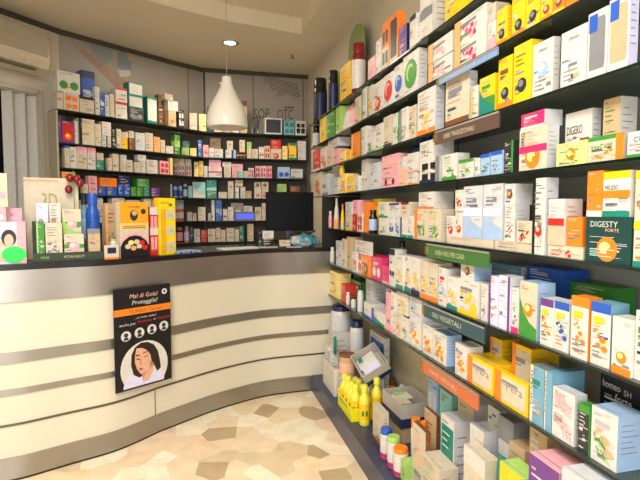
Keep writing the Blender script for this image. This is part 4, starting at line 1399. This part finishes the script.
# 3D board
a, b = cpos(24, .26), cpos(80, .26); d = b - a; L = d.length; h = hz(50, 178, (a + b) / 2) - ZC
mb = MB(); mb.box(0, 0, 0, L, .012, h, card('w')); mb.box(.0, -.001, h * .95, L * .62, .0, h * .98, card('u'))
put_text(mb, '3D', lambda u, v: (u * L, -.0012, v * h), mat('olive_lettering', '9C9A52', .4), .3, .62, .3, .2)
for q_ in (.15, .62, .8): mb.poly([(u * L, -.001, v * h) for u, v in ell(q_, .35, .05, .06, 10)], card('D' if q_ > .6 else 'u'))
o = mb.build('lettered_board', loc=(a.x, a.y, ZC), rz=math.atan2(d.y, d.x)); tag(o, 'cream 3D lettered board standing behind the green display', 'board')
# cherries on a stalk
p = cpos(76, .22); zc = hz(78, 181, p); ch = empty('cherry_ornament', loc=(p.x, p.y, ZC)); tag(ch, 'dark red cherry ornament on a wire beside the cream board', 'ornament')
rdir = Vector((d.x, d.y)).normalized()
for k, (dx, dz) in enumerate(((-.028, -.052), (-.02, .018), (.018, .012), (.034, -.012))):
    mb = MB(); prof = [(.0225 * math.sin(PI * t / 8) + .0002, -.026 * math.cos(PI * t / 8)) for t in range(9)]
    mb.lathe(prof, plastic('D'), n=14); mb.build('cherry', parent=ch, loc=(rdir.x * dx, rdir.y * dx, zc - ZC + dz), smooth=True)
mb = MB(); mb.tube([(0, 0, 0), (0, 0, (zc - ZC) * .6), (.0, 0, zc - ZC + .06)], .002, card('G'))
for dx, dz in ((-.028, -.052), (-.02, .018), (.018, .012), (.034, -.012)): mb.tube([(0, 0, zc - ZC + .06), (rdir.x * dx, rdir.y * dx, zc - ZC + dz + .02)], .0018, card('G'), 6)
mb.build('stalk', parent=ch)
# bottles
def bottle_at(px0, px1, ytop, off, base, lab, cap, label, spray=False):
    p = cpos((px0 + px1) / 2, off); wpx = px1 - px0; dist = Vector((p.x, p.y, 0)).dot(FW); w = wpx / FPX * dist; h = hz((px0 + px1) / 2, ytop, p) - ZC
    o, _ = make_item('b', base, ['h' + lab] if lab else [], w, w, h, TM(p.x - w / 2, p.y, ZC), cap); tag(o, label, 'bottle'); return o, p, w, h
bottle_at(79.5, 88, 193, .34, 'z', 'b', 'k', 'slim light blue bottle with charcoal cap behind the blue bottle')
bottle_at(86, 99, 193, .27, 'B', 'B', 'B', 'tall deep blue bottle with blue cap standing behind the green display')
p = cpos(111, .12); o, _ = make_item('j', 'W', ['hW'], .045, .045, .06, TM(p.x - .008, p.y - .002, ZC + .055), 'g')
tag(o, 'small white jar on a green box beside the orange display', 'jar')
gb, _ = make_item('c', 'g', ['mG', 'bW'], .06, .055, .054, TM(p.x - .02, p.y - .02, ZC, .5)); tag(gb, 'flat lime green box under the small white jar', 'box')
a = cpos(104.5, .02); b = cpos(119, .02); d = b - a
mb = MB(); L = d.length; mb.box(0, 0, 0, L, .006, .085, card('w')); prints(mb, ['bO'], L, .085, y=-.001)
mb.poly([(u * L, -.003, v * .085) for u, v in ((.2, .42), (.8, .42), (.8, .82), (.2, .82))], card('N')); o = mb.build('small_notice', loc=(a.x, a.y, ZC - .02), rz=math.atan2(d.y, d.x))
o.location.z = ZC; tag(o, 'small cream notice with navy square and orange base on the counter edge', 'sign')
r = crow(104, 118, .26); r.add('105 118 204 c u CU xU lo @d.05 ;tan carton with brown picture behind the small white jar')
# orange honey display
a = cpos(118.5, .035); b = cpos(149, .035); d = b - a; L = d.length; h = hz(134, 202, (a + b) / 2) - ZC
hd = empty('honey_sweets_display', loc=(a.x, a.y, ZC), rz=math.atan2(d.y, d.x)); tag(hd, 'orange and white sweets display board with an oval black picture', 'display stand')
mb = MB(); mb.box(0, 0, 0, L, .05, h, card('w'), fm={1: card('O')})
def hq(pts, m, y): mb.poly([(u * L, y, v * h) for u, v in pts], m)
hq([(0, .62), (1, .62), (1, 1), (0, 1)], mat('honey_orange', 'F0A024', .4), -.001); hq([(0, .52), (1, .52), (1, .62), (0, .62)], mat('honey_pale', 'F4C66A', .4), -.001)
hq([(.5 + (.46) * math.cos(t), .28 + .16 * math.sin(t)) for t in [k * PI / 12 for k in range(13)]] , card('P'), -.0014)
hq([(0, 0), (1, 0), (1, .2), (.9, .3), (.7, .38), (.5, .40), (.3, .38), (.1, .3), (0, .2)], card('K'), -.0018)
for i, (cu, cv, c) in enumerate(((.25, .2, 'w'), (.45, .17, 'o'), (.65, .2, 'w'), (.36, .27, 'y'), (.56, .28, 'w'), (.75, .26, 'R'), (.85, .17, 'R'))): hq(ell(cu, cv, .1, .045, 12), card(c), -.0022 - .0002 * i)
hq(ell(.48, .76, .14, .1, 12), card('k'), -.0022); hq(ell(.5, .8, .09, .05, 8), card('u'), -.0026); hq(ell(.82, .83, .09, .05, 14), card('k'), -.0022)
put_text(mb, 'honey', lambda u, v: (u * L, -.0024, v * h), card('k'), .3, .90, .4, .035)
for k in range(2): hq([(.1, .56 - .03 * k), (.9, .56 - .03 * k), (.9, .572 - .03 * k), (.1, .572 - .03 * k)], card('U'), -.0024)
mb.build('display_board', parent=hd)
r = crow(147, 176, .06); r.add('''
149.5 157.5 207 c R mW qP tW @d.05 ;tall red and white pack between the orange and yellow displays
''')
a = cpos(158, .05); b = cpos(176, .05); d = b - a; L = d.length; h = hz(167, 198, (a + b) / 2) - ZC
yd = empty('yellow_hanging_display', loc=(a.x, a.y, ZC), rz=math.atan2(d.y, d.x)); tag(yd, 'tall yellow counter display with three white pack windows', 'display stand')
mb = MB(); ym = mat('display_yellow', 'F0D01C', .4); mb.box(0, 0, 0, L, .06, h, ym)
for k, v in enumerate((.06, .34, .62)): mb.poly([(u * L, -.001, q * h) for u, q in ((.45, v), (.92, v), (.92, v + .17), (.45, v + .17))], card('w')); mb.poly([(u * L, -.0014, q * h) for u, q in ell(.72, v + .08, .1, .03, 8)], card('g'))
mb.poly([(u * L, -.001, q * h) for u, q in ((.1, .02), (.4, .02), (.4, .8), (.1, .8))], mat('amber_print', 'DDAA22', .4))
put_text(mb, 'NATURA', lambda u, v: (u * L, -.0016, v * h), card('U'), .1, .9, .5, .03); mb.poly([(u * L, -.001, q * h) for u, q in ell(.7, .88, .12, .03, 8)], card('G')); mb.build('display_board', parent=yd)
# papers along the counter
pm = [(182, .12, .22, .14, 'b', 'pale blue printed leaflets beside the yellow display'), (238, .10, .30, .12, 'W', 'long white paper sheet lying on the counter'), (268, .12, .14, .09, 'w', 'short cream paper slip lying before the monitor'), (292, .08, .12, .08, 'e', 'pale grey paper slip lying by the teal bag')]
for px, off, w, dd, c, lb in pm:
    p = cpos(px, off); q = cpos(px + 5, off); rz = math.atan2(q.y - p.y, q.x - p.x); mb = MB(); hh = .012 if c in 'bW' else .006
    mb.box(-w / 2, -dd / 2, 0, w / 2, dd / 2, hh, card(c)); prints(mb, ['XE'] if c != 'b' else ['mB'], w, dd, P=lambda u, v, l, w=w, dd=dd, hh=hh: ((u - .5) * w, (v - .5) * dd, hh + .0005 + l))
    if c == 'b':
        for k in range(5): mb.box(-w / 2 + .04 * k + .005, -dd / 2 - .001, .001, -w / 2 + .04 * k + .028, -dd / 2, .011, card('B' if k % 2 else 'E'))
    o = mb.build('paper_sheet', loc=(p.x, p.y, ZC), rz=rz); tag(o, lb, 'paper')
# monitor
a = on_plane(266, 215, Vector((0, 4.02)), Vector((.12, 1))); b = on_plane(313.5, 215, Vector((0, 4.02)), Vector((.12, 1))); d = Vector((b.x - a.x, b.y - a.y)); L = d.length
ztop = on_plane(290, 192, Vector((0, 4.02)), Vector((.12, 1))).z; zbot = on_plane(290, 231, Vector((0, 4.02)), Vector((.12, 1))).z
mo = empty('computer_monitor', loc=(a.x, a.y, ZC), rz=math.atan2(d.y, d.x)); tag(mo, 'black flat computer monitor standing at the counter end', 'monitor')
scr = mat('black_screen', '030304', .3, spec=.08); mb = MB(); mb.box(0, 0, zbot - ZC, L, .03, ztop - ZC, mat('monitor_plastic', '060607', .6, spec=.15)); mb.build('bezel', parent=mo)
mb = MB(); mb.box(.012, -.002, zbot - ZC + .02, L - .012, -.0003, ztop - ZC - .012, scr); mb.build('screen', parent=mo)
mb = MB(); mb.box(L / 2 - .03, .008, .012, L / 2 + .03, .028, zbot - ZC, BLACK); mb.build('stand_neck', parent=mo)
mb = MB(); mb.box(L / 2 - .1, -.01, -.0, L / 2 + .1, .09, .012, BLACK); mb.build('stand_foot', parent=mo)
# card reader with blue display (on the counter, left of monitor)
p = on_plane(245, 216, Vector((0, 4.02)), Vector((0, 1))); 
pr = empty('customer_display', loc=(p.x, p.y, ZC), rz=-.15); tag(pr, 'black customer display with glowing blue screen on a post', 'display')
zc = p.z - ZC; mb = MB(); mb.box(-.085, 0, zc - .04, .085, .03, zc + .035, BLACK); mb.build('display_housing', parent=pr)
blue = bpy.data.materials.new('blue_lcd'); blue.use_nodes = True; bb = blue.node_tree.nodes['Principled BSDF']; bb.inputs['Base Color'].default_value = (.02, .03, .3, 1); bb.inputs['Emission Color'].default_value = (.05, .08, .8, 1); bb.inputs['Emission Strength'].default_value = .9
mb = MB(); mb.box(-.07, -.003, zc - .025, .07, -.0003, zc + .02, blue); mb.build('display_screen', parent=pr)
mb = MB(); mb.tube([(0, .015, .008), (0, .015, zc - .04)], .012, BLACK); mb.build('post', parent=pr); mb = MB(); mb.lathe([(.06, 0), (.055, .008)], BLACK, (0, .015, 0)); mb.build('display_foot', parent=pr)
# terminals / black clutter and white slips
p = cpos(272, .22)
o, _ = make_item('c', 'K', ['HW', 'xK'], .09, .05, .13, TM(p.x - .085, p.y - .06, ZC, .05)); tag(o, 'black receipt printer with white paper front beside the monitor', 'printer'); o.name = 'receipt_printer'
p = cpos(261, .25); o, _ = make_item('c', 'k', ['bG'], .06, .06, .12, TM(p.x - .03, p.y, ZC, .2)); tag(o, 'charcoal box with green base band left of the receipt printer', 'box')
p = cpos(280, .06); o, _ = make_item('c', 'w', ['xE'], .085, .02, .055, TM(p.x, p.y, ZC, .05, -.5)); o.location.z = ZC + .011; tag(o, 'small cream card propped at the counter end', 'card'); o.name = 'propped_card'
# teal plastic bag
import bmesh
p = cpos(304, .13); bm = bmesh.new(); bmesh.ops.create_icosphere(bm, subdivisions=4, radius=1)
for v in bm.verts:
    c = v.co.copy(); k = 1 + .12 * math.sin(7 * c.x + 2 * c.z) * math.cos(6 * c.y) + .07 * math.sin(15 * c.x + 9 * c.y + 4 * c.z)
    zz = c.z * k; v.co = Vector((c.x * .12 * k * (1.0 - .15 * max(0, zz)), c.y * .07 * k, max(-.9, zz) * .055 + .0495))
me = bpy.data.meshes.new('plastic_bag'); bm.to_mesh(me); bm.free()
for pz in me.polygons: pz.use_smooth = True
bagm = mat('teal_plastic', '4E8C99', .2, scale=18, noise=.45); bagm2 = mat('grey_plastic', 'AEB6B8', .25, scale=18, noise=.3); me.materials.append(bagm); me.materials.append(bagm2)
for pz in me.polygons:
    if pz.center.x < -.055 or pz.center.x > .095 or (pz.center.z < .035 and pz.center.x < .05): pz.material_index = 1
bg = bpy.data.objects.new('bag_body', me); COL.objects.link(bg)
br = empty('plastic_bag', loc=(p.x, p.y - .02, ZC)); bg.parent = br; tag(br, 'crumpled teal and grey plastic bag lying before the monitor', 'bag')
mb = MB(); mb.tube([(-.10, 0, .06), (-.12, .0, .10), (-.07, 0, .115), (-.01, 0, .095), (.05, 0, .11), (.09, .0, .13)], .007, BLACK); mb.build('bag_handle', parent=br)

# ------------------------------------------------------------------ labels: make each single out one thing
def ordw(n):
    return {1: 'first', 2: 'second', 3: 'third', 4: 'fourth', 5: 'fifth', 6: 'sixth', 7: 'seventh', 8: 'eighth', 9: 'ninth', 10: 'tenth', 11: 'eleventh', 12: 'twelfth', 13: 'thirteenth'}.get(n, '%dth' % n if n % 10 not in (1, 2, 3) or n in (11, 12, 13) else '%d%s' % (n, {1: 'st', 2: 'nd', 3: 'rd'}[n % 10]))
short_place = lambda p: p.replace('shelf of right wall', 'right-wall shelf')
sd = lambda d: d.replace('left,', '').split(' and ')[0].split(', ')[0]
seen, alike = {}, {}
for L_ in LABELS:
    o, desc, place, u, z, plus = L_
    lab = '%s on %s' % (desc, short_place(place))
    L_.append(lab); seen.setdefault(lab, []).append(L_); alike.setdefault((sd(desc), place), []).append(L_)
used = set()
for L_ in LABELS:
    o, desc, place, u, z, plus, lab = L_
    if len(seen[lab]) > 1:
        G = alike[(sd(desc), place)]
        cols = []
        for g in sorted(G, key=lambda g: g[3]):
            if cols and abs(g[3] - cols[-1][0][3]) < .012: cols[-1].append(g)
            else: cols.append([g])
        ci = next(k for k, c in enumerate(cols) if L_ in c); col = sorted(cols[ci], key=lambda g: g[4])
        lv = '' if len(col) == 1 else (', lower' if col[0] is L_ else ', upper')
        n = len(cols)
        if n == 1: wh = lv.strip(', ') + ' of two'
        else: wh = ('first' if ci == 0 else 'last' if ci == n - 1 else ordw(ci + 1)) + ' such from left' + lv
        lab = '%s, %s, %s' % (sd(desc), wh, short_place(place))
    while lab in used: lab = lab.replace(' such', ' such pack', 1) if ' such pack' not in lab else lab + ' again'
    if len(lab.split()) > 16: lab = lab.replace(' and ', ', ')
    if len(lab.split()) > 16: print('LOWLABEL', lab)
    used.add(lab); o['label'] = lab
